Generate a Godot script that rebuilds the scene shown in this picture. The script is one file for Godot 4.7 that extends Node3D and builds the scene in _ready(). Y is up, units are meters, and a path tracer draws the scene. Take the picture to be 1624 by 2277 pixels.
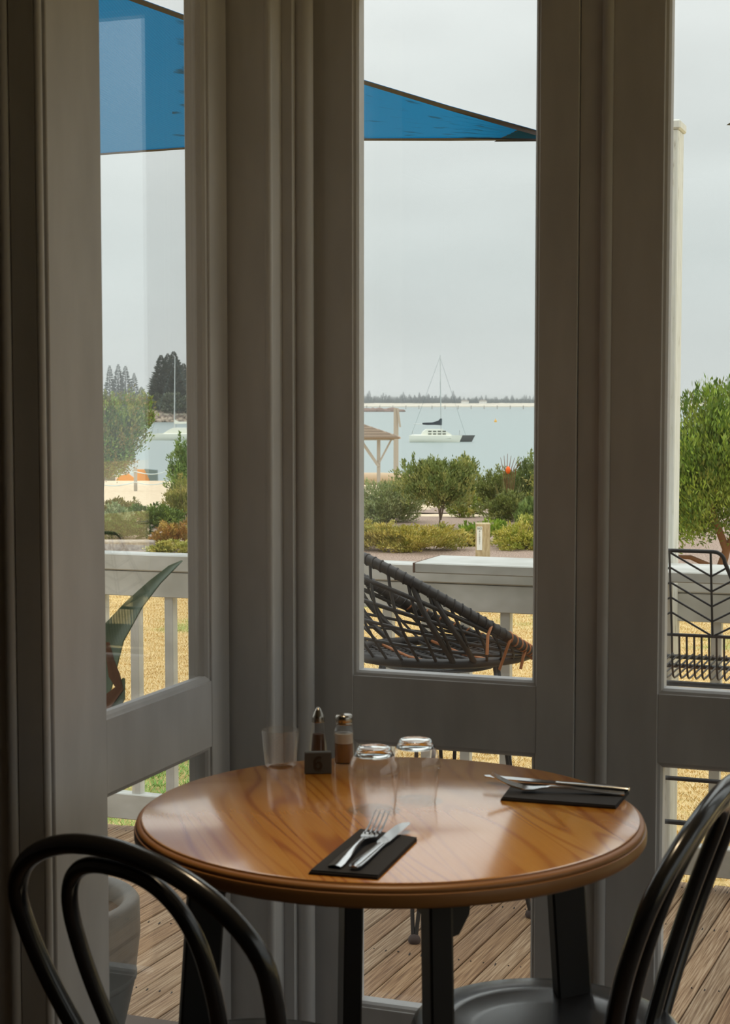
extends Node3D

# The room is square to the axes: the long glazed wall runs along x at z = -3, the short one along z at x = -1.35.
const PHI := 0.35256          # how far the camera is turned to the left of -z
const EYE := 1.333
const FOCAL := 3620.0
const TOP := 0.745            # table top

var M := {}
var taken := {}
var rng := RandomNumberGenerator.new()
var noise := FastNoiseLite.new()
var ahead := Vector3(-sin(PHI), 0, -cos(PHI))
var aside := Vector3(cos(PHI), 0, -sin(PHI))


# ---------------------------------------------------------------- geometry collector
class G:
	var v := PackedVector3Array()
	var n := PackedVector3Array()
	var c := PackedColorArray()
	var uv := PackedVector2Array()
	var ix := PackedInt32Array()
	var xf := Transform3D()
	var col := Color(1, 1, 1)

	func vert(p: Vector3, nn: Vector3, u := Vector2.ZERO) -> int:
		v.append(xf * p)
		n.append((xf.basis * nn).normalized())
		c.append(col)
		uv.append(u)
		return v.size() - 1

	func tri(a: int, b: int, d: int) -> void:
		var g := (v[b] - v[a]).cross(v[d] - v[a])
		if g.dot(n[a] + n[b] + n[d]) > 0.0:
			ix.append(a); ix.append(d); ix.append(b)
		else:
			ix.append(a); ix.append(b); ix.append(d)

	func quad(a: Vector3, b: Vector3, d: Vector3, e: Vector3, nn: Vector3, u0 := Vector2(0, 0), u1 := Vector2(1, 0), u2 := Vector2(1, 1), u3 := Vector2(0, 1)) -> void:
		var i := vert(a, nn, u0)
		vert(b, nn, u1); vert(d, nn, u2); vert(e, nn, u3)
		tri(i, i + 1, i + 2)
		tri(i, i + 2, i + 3)

	# a chamfered box round mid, half sizes h, chamfer k
	func cbox(mid: Vector3, h: Vector3, k := 0.0) -> void:
		k = minf(k, 0.45 * minf(h.x, minf(h.y, h.z)) * 2.0)
		for ax in 3:
			var u := (ax + 1) % 3
			var w := (ax + 2) % 3
			for s in [-1.0, 1.0]:
				var nn := Vector3.ZERO
				nn[ax] = s
				var q: Array[Vector3] = []
				for t in [[-1.0, -1.0], [1.0, -1.0], [1.0, 1.0], [-1.0, 1.0]]:
					var p := Vector3.ZERO
					p[ax] = s * h[ax]
					p[u] = t[0] * (h[u] - k)
					p[w] = t[1] * (h[w] - k)
					q.append(mid + p)
				quad(q[0], q[1], q[2], q[3], nn)
			if k <= 0.0:
				continue
			for su in [-1.0, 1.0]:
				for sw in [-1.0, 1.0]:
					var q: Array[Vector3] = []
					for t in [[-1.0, 0.0], [1.0, 0.0], [1.0, 1.0], [-1.0, 1.0]]:
						var p := Vector3.ZERO
						p[ax] = t[0] * (h[ax] - k)
						p[u] = su * (h[u] - k * t[1])
						p[w] = sw * (h[w] - k * (1.0 - t[1]))
						q.append(mid + p)
					var nn := Vector3.ZERO
					nn[u] = su
					nn[w] = sw
					quad(q[0], q[1], q[2], q[3], nn.normalized())
		if k > 0.0:
			for sx in [-1.0, 1.0]:
				for sy in [-1.0, 1.0]:
					for sz in [-1.0, 1.0]:
						var s := Vector3(sx, sy, sz)
						var nn := s.normalized()
						var i := vert(mid + s * Vector3(h.x, h.y - k, h.z - k), nn)
						vert(mid + s * Vector3(h.x - k, h.y, h.z - k), nn)
						vert(mid + s * Vector3(h.x - k, h.y - k, h.z), nn)
						tri(i, i + 1, i + 2)

	func box(a: Vector3, b: Vector3, k := 0.0) -> void:
		cbox((a + b) / 2.0, ((b - a) / 2.0).abs(), k)

	# a beam between two points, w wide (level) and h high
	func beam(a: Vector3, b: Vector3, w: float, h: float, k := 0.0) -> void:
		var d := (b - a).normalized()
		var side := d.cross(Vector3.UP) if absf(d.y) < 0.98 else Vector3.RIGHT
		side = side.normalized()
		var up := side.cross(d).normalized()
		var old := xf
		xf = xf * Transform3D(Basis(side, up, -d), (a + b) / 2.0)
		cbox(Vector3.ZERO, Vector3(w / 2.0, h / 2.0, a.distance_to(b) / 2.0), k)
		xf = old

	func tube(pts: Array, r, sides := 8, closed := false, flat := Vector2.ONE, hint := Vector3.ZERO) -> void:
		var m := pts.size()
		var tan: Array[Vector3] = []
		for i in m:
			var a: Vector3 = pts[(i - 1 + m) % m] if closed or i > 0 else pts[0]
			var b: Vector3 = pts[(i + 1) % m] if closed or i < m - 1 else pts[m - 1]
			tan.append((b - a).normalized())
		var side := hint if hint != Vector3.ZERO else (Vector3.UP if absf(tan[0].y) < 0.9 else Vector3.RIGHT)
		side = (side - tan[0] * side.dot(tan[0])).normalized()
		var base := v.size()
		for i in m + (1 if closed else 0):
			var t := tan[i % m]
			var s0 := hint if hint != Vector3.ZERO else side
			side = (s0 - t * s0.dot(t)).normalized()
			var other := t.cross(side).normalized()
			var rad: float = r[i % m] if r is Array else r
			for j in sides + 1:
				var a := TAU * j / sides
				var o := side * cos(a) * flat.x + other * sin(a) * flat.y
				var nn := side * cos(a) / flat.x + other * sin(a) / flat.y
				vert(pts[i % m] + o * rad, nn, Vector2(float(j) / sides, float(i) / m))
		for i in m - (0 if closed else 1):
			for j in sides:
				var a := base + i * (sides + 1) + j
				tri(a, a + 1, a + sides + 2)
				tri(a, a + sides + 2, a + sides + 1)
		if not closed:
			for e in 2:
				var at := 0 if e == 0 else m - 1
				var nn := -tan[0] if e == 0 else tan[m - 1]
				var mid := vert(pts[at], nn)
				for j in sides:
					var a := base + at * (sides + 1) + j
					var p := v.size()
					v.append(v[a]); n.append(n[mid]); c.append(col); uv.append(Vector2.ZERO)
					v.append(v[a + 1]); n.append(n[mid]); c.append(col); uv.append(Vector2.ZERO)
					tri(mid, p, p + 1)

	# profile of (radius, height) turned round y
	func lathe(prof: Array, seg := 32, planar := 0.0) -> void:
		var m := prof.size()
		var sn: Array[Vector2] = []
		for i in m - 1:
			var d: Vector2 = prof[i + 1] - prof[i]
			sn.append(Vector2(d.y, -d.x).normalized())
		for i in m - 1:
			var na := sn[i]
			var nb := sn[i]
			if i > 0 and sn[i - 1].dot(sn[i]) > 0.6:
				na = (sn[i - 1] + sn[i]).normalized()
			if i < m - 2 and sn[i + 1].dot(sn[i]) > 0.6:
				nb = (sn[i + 1] + sn[i]).normalized()
			var base := v.size()
			for j in seg + 1:
				var a := TAU * j / seg
				for e in 2:
					var p: Vector2 = prof[i + e]
					var nn := nb if e else na
					var q := Vector3(p.x * cos(a), p.y, p.x * sin(a))
					vert(q, Vector3(nn.x * cos(a), nn.y, nn.x * sin(a)), Vector2(q.x, q.z) * planar + Vector2(0.5, 0.5))
			for j in seg:
				var a := base + j * 2
				tri(a, a + 1, a + 3)
				tri(a, a + 3, a + 2)

	# a polygon in x, y pushed out from z0 to z1
	func prism(poly: PackedVector2Array, z0: float, z1: float) -> void:
		var t := Geometry2D.triangulate_polygon(poly)
		for e in 2:
			var z := z0 if e == 0 else z1
			var nn := Vector3(0, 0, signf(z - (z0 + z1) / 2.0))
			var base := v.size()
			for p in poly:
				vert(Vector3(p.x, p.y, z), nn, p)
			for k in range(0, t.size(), 3):
				tri(base + t[k], base + t[k + 1], base + t[k + 2])
		var area := 0.0
		for i in poly.size():
			area += poly[i].cross(poly[(i + 1) % poly.size()])
		for i in poly.size():
			var a := poly[i]
			var b := poly[(i + 1) % poly.size()]
			var d := (b - a) * signf(area)
			quad(Vector3(a.x, a.y, z0), Vector3(b.x, b.y, z0), Vector3(b.x, b.y, z1), Vector3(a.x, a.y, z1), Vector3(d.y, -d.x, 0).normalized())

	# a smooth sheet through rows of points; out: a direction its normals should mostly follow
	func sheet(rows: Array, out := Vector3.UP, centre = null) -> void:
		var a := rows.size()
		var b: int = rows[0].size()
		var base := v.size()
		for i in a:
			for j in b:
				var p: Vector3 = rows[i][j]
				var di: Vector3 = rows[mini(i + 1, a - 1)][j] - rows[maxi(i - 1, 0)][j]
				var dj: Vector3 = rows[i][mini(j + 1, b - 1)] - rows[i][maxi(j - 1, 0)]
				var nn := di.cross(dj)
				if nn.length() < 1e-12:
					nn = out
				var way: Vector3 = (p - centre) if centre != null else out
				if nn.dot(way) < 0.0:
					nn = -nn
				vert(p, nn.normalized(), Vector2(float(i) / (a - 1), float(j) / (b - 1)))
		for i in a - 1:
			for j in b - 1:
				var k := base + i * b + j
				tri(k, k + 1, k + b + 1)
				tri(k, k + b + 1, k + b)

	func ball(mid: Vector3, r: Vector3, seg := 10, rings := 6, rough := 0.0, rnd: RandomNumberGenerator = null) -> void:
		var rows := []
		for i in rings + 1:
			var row := []
			var t := PI * i / rings
			for j in seg + 1:
				row.append(mid + Vector3(sin(t) * cos(TAU * j / seg), cos(t), sin(t) * sin(TAU * j / seg)) * r)
			rows.append(row)
		if rough > 0.0:
			for i in rings + 1:
				for j in seg:
					rows[i][j] = mid + (rows[i][j] - mid) * (1.0 + rnd.randf_range(-rough, rough))
				rows[i][seg] = rows[i][0]
				if i == 0 or i == rings:
					for j in seg + 1:
						rows[i][j] = rows[i][0]
		sheet(rows, Vector3.UP, mid)

	# a leaf: a lozenge of four corners folded a little along its rib
	func leaf(p: Vector3, d: Vector3, s: Vector3, long: float, wide: float) -> void:
		var nn := d.cross(s).normalized()
		var i := vert(p, nn)
		vert(p + d * long * 0.45 + s * wide * 0.5, nn)
		vert(p + d * long, nn)
		vert(p + d * long * 0.45 - s * wide * 0.5, nn)
		ix.append(i); ix.append(i + 1); ix.append(i + 2)
		ix.append(i); ix.append(i + 2); ix.append(i + 3)

	func mesh(colours := false) -> ArrayMesh:
		var a := []
		a.resize(Mesh.ARRAY_MAX)
		a[Mesh.ARRAY_VERTEX] = v
		a[Mesh.ARRAY_NORMAL] = n
		a[Mesh.ARRAY_TEX_UV] = uv
		if colours:
			a[Mesh.ARRAY_COLOR] = c
		a[Mesh.ARRAY_INDEX] = ix
		var m := ArrayMesh.new()
		m.add_surface_from_arrays(Mesh.PRIMITIVE_TRIANGLES, a)
		return m


# ---------------------------------------------------------------- naming helpers
func numbered(called: String) -> String:
	var k: int = taken.get(called, 0)
	taken[called] = k + 1
	return called if k == 0 else "%s_%03d" % [called, k]

func tag(o: Node3D, label: String, category: String, group := "") -> Node3D:
	o.set_meta("label", label)
	o.set_meta("category", category)
	if group:
		o.set_meta("group", group)
	return o

func thing(called: String, label: String, category: String, at := Vector3.ZERO, turn := 0.0, group := "") -> Node3D:
	var o := Node3D.new()
	o.name = numbered(called)
	add_child(o, true)
	o.position = at
	o.rotation.y = turn
	return tag(o, label, category, group)

func obj(called: String, shape, m: Material, parent: Node = self, colours := false) -> MeshInstance3D:
	var o := MeshInstance3D.new()
	o.name = numbered(called) if parent == self else called
	o.mesh = shape.mesh(colours) if shape is G else shape
	o.material_override = m
	parent.add_child(o, true)
	return o

func base(called: String, label := "") -> Node3D:      # a piece of the setting with parts
	var o := Node3D.new()
	o.name = numbered(called)
	add_child(o, true)
	o.set_meta("kind", "structure")
	if label:
		o.set_meta("label", label)
	return o

func struct(called: String, shape, m: Material, label := "") -> MeshInstance3D:
	var o := obj(called, shape, m)
	o.set_meta("kind", "structure")
	if label:
		o.set_meta("label", label)
	return o

func copy(o: Node3D, called: String, label: String, at: Vector3, turn := 0.0) -> Node3D:
	var r: Node3D = o.duplicate()
	r.name = numbered(called)
	add_child(r, true)
	r.position = at
	r.rotation.y = turn
	r.set_meta("label", label)
	return r


# ---------------------------------------------------------------- materials
func mat(called: String, col: Color, rough := 0.6, more := {}) -> StandardMaterial3D:
	var m := StandardMaterial3D.new()
	m.resource_name = called
	m.albedo_color = col
	m.roughness = rough
	for k in more:
		m.set(k, more[k])
	M[called] = m
	return m

func rgb(r: int, g: int, b: int, a := 1.0) -> Color:
	return Color(r / 255.0, g / 255.0, b / 255.0, a)

func picture(w: int, h: int, f: Callable) -> ImageTexture:
	var bytes := PackedByteArray()
	bytes.resize(w * h * 3)
	var k := 0
	for y in h:
		for x in w:
			var q: Color = f.call(x, y)
			bytes[k] = clampi(int(q.r * 255.0), 0, 255)
			bytes[k + 1] = clampi(int(q.g * 255.0), 0, 255)
			bytes[k + 2] = clampi(int(q.b * 255.0), 0, 255)
			k += 3
	return ImageTexture.create_from_image(Image.create_from_data(w, h, false, Image.FORMAT_RGB8, bytes))

func field(freq: float, octaves := 3, sd := 1, kind := FastNoiseLite.TYPE_SIMPLEX_SMOOTH) -> FastNoiseLite:
	var n := FastNoiseLite.new()
	n.noise_type = kind
	n.frequency = freq
	n.fractal_octaves = octaves
	n.seed = sd
	return n

# a noise picture that repeats without a seam, between the colours of a ramp
func noise_tex(size: int, freq: float, octaves: int, sd: int, cols: Array, offs: Array = []) -> NoiseTexture2D:
	var t := NoiseTexture2D.new()
	t.width = size
	t.height = size
	t.seamless = true
	t.noise = field(freq, octaves, sd)
	var g := Gradient.new()
	g.offsets = PackedFloat32Array(offs if offs.size() else range(cols.size()).map(func(i): return float(i) / (cols.size() - 1)))
	g.colors = PackedColorArray(cols)
	t.color_ramp = g
	return t

func make_materials() -> void:
	var grey := func(a: float) -> Color: return Color(a, a, a)
	var fine := noise_tex(256, 0.02, 4, 3, [grey.call(0.90), grey.call(1.0)])
	var bump := noise_tex(256, 0.05, 3, 9, [grey.call(0.35), grey.call(0.65)])
	var tri := {"uv1_triplanar": true, "uv1_scale": Vector3(1.5, 0.4, 1.5)}
	mat("paint", rgb(212, 210, 209), 0.5, {"albedo_texture": fine, "heightmap_enabled": true, "heightmap_texture": bump, "heightmap_scale": 0.02}.merged(tri))
	mat("wall_paint", rgb(150, 140, 130), 0.8, {"albedo_texture": fine}.merged(tri))
	mat("lamp_glow", rgb(240, 228, 206), 0.5, {"emission_enabled": true, "emission": rgb(255, 232, 200), "emission_energy_multiplier": 1.5})
	mat("ceiling_paint", rgb(178, 170, 160), 0.9)
	mat("floor_wood", rgb(84, 64, 48), 0.5)
	mat("pane", Color(1, 1, 1, 0.02), 0.0, {"transparency": BaseMaterial3D.TRANSPARENCY_ALPHA, "metallic_specular": 0.5})
	mat("black_lacquer", rgb(35, 34, 34), 0.24, {"clearcoat_enabled": true, "clearcoat": 0.6, "clearcoat_roughness": 0.2})
	mat("worn_seat", rgb(62, 61, 62), 0.24, {"metallic_specular": 0.7, "clearcoat_enabled": true, "clearcoat": 1.0, "clearcoat_roughness": 0.2})
	mat("black_wood", rgb(38, 34, 31), 0.5)
	# table: glued pine staves with rings
	var n1 := field(0.9, 2, 21)
	var n2 := field(6.0, 2, 5)
	var light := rgb(220, 162, 76)
	var mid := rgb(202, 132, 44)
	var dark := rgb(156, 82, 18)
	var wood := picture(900, 900, func(x: int, y: int) -> Color:
		var u := x / 900.0 * 8.4
		var w := y / 900.0
		var k := floori(u)
		var s := u - k
		var tone := fposmod(sin(k * 12.9898 + 4.1) * 43758.5453, 1.0)
		var bold := fposmod(sin(k * 78.233 + 1.7) * 12543.123, 1.0)
		var warp := n1.get_noise_2d(s * 0.55 + k * 17.3, w * 0.62 + k * 5.1)
		var ring := (s - 0.5) * (1.4 + tone * 1.8) + warp * 3.4 + tone * 9.0
		var line := pow(0.5 + 0.5 * sin(ring * 6.0), 6.0)
		var grain := n2.get_noise_2d(s * 11.0 + k * 31.0, w * 0.7) * 0.3
		var q := light.lerp(mid, clampf(0.1 + 0.75 * tone + grain, 0.0, 1.0))
		q = q.lerp(dark, line * (0.18 + 0.55 * bold) + maxf(grain, 0.0) * 0.35)
		if s < 0.012:
			q = q.lerp(dark, 0.45)
		return q)
	mat("table_wood", Color(1, 1, 1), 0.2, {"albedo_texture": wood, "metallic_specular": 0.71, "clearcoat_enabled": true, "clearcoat": 1.0, "clearcoat_roughness": 0.12})
	mat("table_edge", rgb(158, 108, 60), 0.4)
	mat("glass", Color(1, 1, 1, 0.002), 0.0, {"transparency": BaseMaterial3D.TRANSPARENCY_ALPHA})
	mat("thick_glass", Color(0.97, 0.99, 0.98, 0.0), 0.0, {"refraction_enabled": true, "refraction_scale": 0.05})
	mat("frosted", Color(0.62, 0.6, 0.56, 0.1), 0.05, {"transparency": BaseMaterial3D.TRANSPARENCY_ALPHA})
	mat("steel", rgb(205, 205, 205), 0.16, {"metallic": 1.0})
	mat("dull_steel", rgb(165, 160, 152), 0.25, {"metallic": 1.0})
	mat("napkin", rgb(42, 41, 43), 0.9, {"heightmap_enabled": true, "heightmap_texture": noise_tex(128, 0.2, 2, 4, [grey.call(0.3), grey.call(0.7)]), "heightmap_scale": 0.03, "uv1_triplanar": true, "uv1_scale": Vector3(20, 20, 20)})
	mat("slate", rgb(58, 60, 60), 0.75)
	mat("slate_ink", rgb(26, 26, 27), 0.4)
	mat("pepper", rgb(70, 46, 28), 0.9)
	mat("salt", rgb(176, 170, 162), 0.9)
	mat("brown_sugar", rgb(116, 84, 56), 0.9)
	# outside
	mat("white_rail", rgb(226, 226, 222), 0.5, {"albedo_texture": noise_tex(256, 0.012, 4, 8, [rgb(205, 204, 198), rgb(255, 255, 255)]), "uv1_triplanar": true, "uv1_scale": Vector3(1.2, 2.0, 1.2)})
	mat("old_white", rgb(236, 236, 230), 0.6, {"albedo_texture": noise_tex(512, 0.03, 5, 12, [rgb(150, 138, 122), rgb(240, 240, 234), rgb(255, 255, 255)], [0.0, 0.22, 1.0]), "uv1_triplanar": true, "uv1_scale": Vector3(3, 0.6, 3)})
	mat("raw_end", rgb(128, 106, 92), 0.9)
	var planks := noise_tex(512, 0.02, 5, 31, [rgb(120, 92, 66), rgb(172, 144, 114), rgb(205, 184, 158)], [0.1, 0.5, 0.9])
	var hairs := noise_tex(256, 0.06, 3, 32, [grey.call(0.2), grey.call(0.8)])
	for k in 5:
		var t: Color = [rgb(236, 228, 218), rgb(214, 198, 182), rgb(248, 240, 232), rgb(222, 205, 184), rgb(228, 224, 220)][k]
		mat("deck_%d" % k, t, 0.75, {"albedo_texture": planks, "uv1_triplanar": true, "uv1_scale": Vector3(16, 16, 0.45), "uv1_offset": Vector3(k * 0.37, k * 0.21, k * 0.53), "heightmap_enabled": true, "heightmap_texture": hairs, "heightmap_scale": 0.08})
	mat("nail", rgb(50, 42, 38), 0.6)
	var diag := field(0.012, 3, 77)
	var weave := picture(1024, 512, func(x: int, y: int) -> Color:
		var l := 0.5 + 0.5 * sin((x * 1.0 + y * 1.0) * TAU / 8.0)
		var stain := clampf(diag.get_noise_2d(x, y * 2.2) * 2.6 - 0.85, 0.0, 1.0) if x < 620 else 0.0
		var q := rgb(0, 104, 150).lerp(rgb(10, 142, 184), l * 0.4)
		return q.lerp(rgb(26, 44, 52), stain * 0.75))
	mat("sail", Color(1, 1, 1), 0.8, {"albedo_texture": weave, "backlight_enabled": true, "backlight": Color(0.9, 0.95, 1.0)})
	mat("sail_edge", rgb(58, 50, 52), 0.8)
	mat("sail_grey", rgb(120, 126, 130), 0.8)
	mat("rattan", rgb(48, 43, 41), 0.5)
	mat("rattan_bare", rgb(176, 112, 66), 0.55)
	mat("wire", rgb(44, 42, 42), 0.45)
	mat("rubber", rgb(72, 58, 54), 0.8)
	mat("pot", rgb(140, 142, 140), 0.55, {"albedo_texture": noise_tex(256, 0.02, 4, 41, [grey.call(0.8), grey.call(1.0)]), "uv1_triplanar": true, "uv1_scale": Vector3(2, 2, 2)})
	mat("soil", rgb(70, 52, 40), 0.95)
	mat("agave", rgb(96, 122, 92), 0.45, {"backlight_enabled": true, "backlight": Color(0.2, 0.28, 0.12)})
	mat("agave_dark", rgb(62, 84, 60), 0.45)
	mat("dry_leaf", rgb(150, 98, 58), 0.8)
	mat("foliage", Color(1, 1, 1), 0.6, {"vertex_color_use_as_albedo": true, "backlight_enabled": true, "backlight": Color(0.62, 0.64, 0.4)})
	mat("grass", Color(1, 1, 1), 0.8, {"vertex_color_use_as_albedo": true, "backlight_enabled": true, "backlight": Color(0.3, 0.3, 0.15)})
	mat("bark", rgb(132, 92, 62), 0.9)
	mat("grey_bark", rgb(116, 100, 84), 0.9)
	mat("lawn", Color(1, 1, 1), 0.95, {"albedo_texture": noise_tex(512, 0.03, 5, 51, [rgb(170, 146, 84), rgb(212, 182, 120), rgb(230, 204, 150)], [0.1, 0.5, 0.9]), "uv1_triplanar": true, "uv1_world_triplanar": true, "uv1_scale": Vector3(0.7, 0.7, 0.7)})
	mat("mulch", Color(1, 1, 1), 0.95, {"albedo_texture": noise_tex(512, 0.09, 4, 52, [rgb(92, 70, 60), rgb(160, 136, 120), rgb(206, 188, 170)], [0.15, 0.5, 0.9]), "uv1_triplanar": true, "uv1_world_triplanar": true, "uv1_scale": Vector3(0.8, 0.8, 0.8)})
	mat("sand", Color(1, 1, 1), 0.95, {"albedo_texture": noise_tex(512, 0.03, 4, 53, [rgb(206, 182, 150), rgb(232, 214, 186)]), "uv1_triplanar": true, "uv1_world_triplanar": true, "uv1_scale": Vector3(0.3, 0.3, 0.3)})
	mat("sea", rgb(142, 156, 154), 0.35, {"heightmap_enabled": true, "heightmap_texture": noise_tex(512, 0.03, 4, 54, [grey.call(0.2), grey.call(0.8)]), "heightmap_scale": 3.0, "uv1_triplanar": true, "uv1_world_triplanar": true, "uv1_scale": Vector3(0.06, 0.06, 0.06)})
	mat("stone", Color(1, 1, 1), 0.9, {"albedo_texture": noise_tex(256, 0.05, 4, 55, [rgb(130, 118, 108), rgb(196, 184, 170)]), "uv1_triplanar": true, "uv1_scale": Vector3(1, 1, 1)})
	mat("rock", rgb(188, 170, 150), 0.9)
	mat("rock_red", rgb(138, 110, 96), 0.9)
	mat("rock_dark", rgb(150, 134, 120), 0.9)
	mat("timber_grey", rgb(172, 164, 152), 0.85)
	mat("timber_post", rgb(206, 194, 164), 0.85, {"albedo_texture": noise_tex(256, 0.03, 4, 56, [rgb(206, 190, 168), rgb(255, 252, 246)]), "uv1_triplanar": true, "uv1_scale": Vector3(4, 1, 4)})
	mat("shingle", rgb(164, 146, 128), 0.9)
	mat("shingle_dark", rgb(138, 122, 106), 0.9)
	mat("log", rgb(200, 176, 146), 0.9)
	mat("plate", rgb(238, 240, 238), 0.5)
	mat("ink", rgb(52, 56, 58), 0.6)
	mat("rope", rgb(206, 220, 220), 0.8)
	mat("hull", rgb(240, 240, 226), 0.35)
	mat("hull_dark", rgb(92, 92, 90), 0.5)
	mat("boat_glass", rgb(92, 96, 84), 0.2)
	mat("sail_cover", rgb(48, 54, 62), 0.8)
	mat("alloy", rgb(206, 208, 206), 0.4)
	mat("digger", rgb(222, 140, 36), 0.5)
	mat("digger_grey", rgb(104, 124, 124), 0.5)
	mat("orange", rgb(255, 106, 20), 0.6)
	mat("yellow", rgb(236, 178, 60), 0.6)
	mat("far_tree", rgb(48, 60, 54), 0.9)
	mat("pine_tree", rgb(94, 101, 92), 0.9)
	mat("far_sand", rgb(224, 212, 190), 0.95)
	mat("far_land", rgb(84, 92, 80), 0.95)
	mat("white_wall", rgb(236, 236, 232), 0.8)
	mat("roof", rgb(170, 160, 150), 0.8)


# ---------------------------------------------------------------- where things stand outside
func ground(d: float) -> float:
	if d < 25.0:
		return -0.47
	if d < 50.0:
		return lerpf(-0.47, -1.6, (d - 25.0) / 25.0)
	if d < 62.0:
		return -1.6
	return lerpf(-1.6, -5.6, minf(1.0, (d - 62.0) / 34.0))

# a point on the ground d metres ahead, on a bearing given in thousandths of d to the right
func spot(bearing: float, d: float, lift := 0.0) -> Vector3:
	var p := aside * (bearing * d / FOCAL) + ahead * d
	p.y = ground(d) + lift
	return p

func span(units: float, d: float) -> float:
	return units * d / FOCAL


func _ready() -> void:
	# ------------------------------------------------ camera, sky, exposure
	var cam := Camera3D.new()
	cam.name = "camera"
	cam.position = Vector3(0, EYE, 0)
	cam.rotation = Vector3(-0.06716, PHI, 0)
	cam.fov = 34.92
	cam.near = 0.05
	cam.far = 6000.0
	cam.current = true
	var lens := CameraAttributesPhysical.new()
	lens.frustum_focal_length = 35.0
	lens.frustum_focus_distance = 6.0
	lens.exposure_aperture = 9.0
	cam.attributes = lens
	add_child(cam)
	cam.fov = 34.92
	var env := Environment.new()
	env.tonemap_mode = Environment.TONE_MAPPER_LINEAR
	env.tonemap_exposure = 1.0
	env.background_mode = Environment.BG_SKY
	env.sdfgi_enabled = true
	env.ssao_enabled = true
	env.ssil_enabled = true
	env.volumetric_fog_enabled = true
	env.volumetric_fog_density = 0.0
	var sky := Sky.new()
	var sm := PanoramaSkyMaterial.new()
	var cloud := field(1.0, 4, 5)
	# an overcast sky: grey near the horizon and brighter overhead, with soft streaks of cloud
	var air := Image.create(1024, 512, false, Image.FORMAT_RGBF)
	for y in 512:
		var el := (0.5 - (y + 0.5) / 512.0) * 180.0
		var q := rgb(222, 227, 225).srgb_to_linear()
		if el < 5.0:
			q = rgb(219, 224, 222).srgb_to_linear().lerp(rgb(204, 212, 211).srgb_to_linear(), smoothstep(0.0, 5.0, maxf(el, 0.0)))
		elif el < 14.0:
			q = rgb(204, 212, 211).srgb_to_linear().lerp(rgb(228, 233, 232).srgb_to_linear(), (el - 5.0) / 9.0)
		else:
			var k := (sin(deg_to_rad(el)) - 0.242) / 0.758
			q = rgb(228, 233, 232).srgb_to_linear() * lerpf(1.0, 2.5, k)
		if el < 0.0:
			q = rgb(150, 150, 130).srgb_to_linear()
		var e := deg_to_rad(el)
		for x in 1024:
			var a := TAU * x / 1024.0
			var f := 1.0 + 0.16 * cloud.get_noise_3d(cos(a) * 3.2, sin(a) * 3.2, e * 16.0) if el > 0.0 else 1.0
			f *= 1.18
			air.set_pixel(x, y, Color(q.r * f, q.g * f * 1.005, q.b * f * 0.99))
	sm.panorama = ImageTexture.create_from_image(air)
	sky.sky_material = sm
	env.sky = sky
	var we := WorldEnvironment.new()
	we.name = "environment"
	we.environment = env
	add_child(we)

	rng.seed = 7
	make_materials()
	room()
	lamps()
	deck_and_rail()
	land_and_sea()
	table()
	chairs()
	on_the_table()
	stools()
	planter()
	sails()
	garden()
	shore()
	boats()
	haze()


# ---------------------------------------------------------------- the room
# a glazed door leaf in the plane of its own x and y, seen from +z; glass set back by 40 mm
func leaf_door(called: String, label: String, w: float, gl: float, gr: float, at: Vector3, turn: float, g1 := 0.667, g2 := 0.796, deep := 0.040) -> Node3D:
	var o := base(called, label)
	o.position = at
	o.rotation.y = turn
	var t := 0.05
	var g0 := 0.128
	var g3 := 2.125
	var h := 2.235
	for s in [[0.0, gl], [gr, w]]:
		var g := G.new()
		g.box(Vector3(s[0], 0.012, -t), Vector3(s[1], h, 0), 0.0015)
		obj("stile", g, M.paint, o)
	for s in [[0.012, g0], [g1, g2], [g3, h]]:
		var g := G.new()
		g.box(Vector3(gl, s[0], -t + 0.001), Vector3(gr, s[1], -0.001), 0.001)
		obj("rail", g, M.paint, o)
	for s in [[g0, g1], [g2, g3]]:
		# a bead round the opening: a shallow bevel and a step
		var k := 0.0095
		for e in 4:
			var g := G.new()
			var prof := PackedVector2Array([Vector2(0, -0.004), Vector2(k * 0.55, -0.006), Vector2(k, -0.011), Vector2(k, 0.002 - deep), Vector2(0, 0.002 - deep)])
			if e < 2:
				g.xf = Transform3D(Basis(Vector3(1 if e == 0 else -1, 0, 0), Vector3(0, 0, 1), Vector3(0, 1, 0)), Vector3(gl if e == 0 else gr, 0, 0))
				g.prism(prof, s[0], s[1])
			else:
				g.xf = Transform3D(Basis(Vector3(0, 1 if e == 2 else -1, 0), Vector3(0, 0, 1), Vector3(1, 0, 0)), Vector3(0, s[0] if e == 2 else s[1], 0))
				g.prism(prof, gl, gr)
			obj("glazing_bead", g, M.paint, o)
		var p := G.new()
		p.box(Vector3(gl, s[0], -deep - 0.002), Vector3(gr, s[1], -deep + 0.002))
		obj("pane", p, M.pane, o)
	return o

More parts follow.
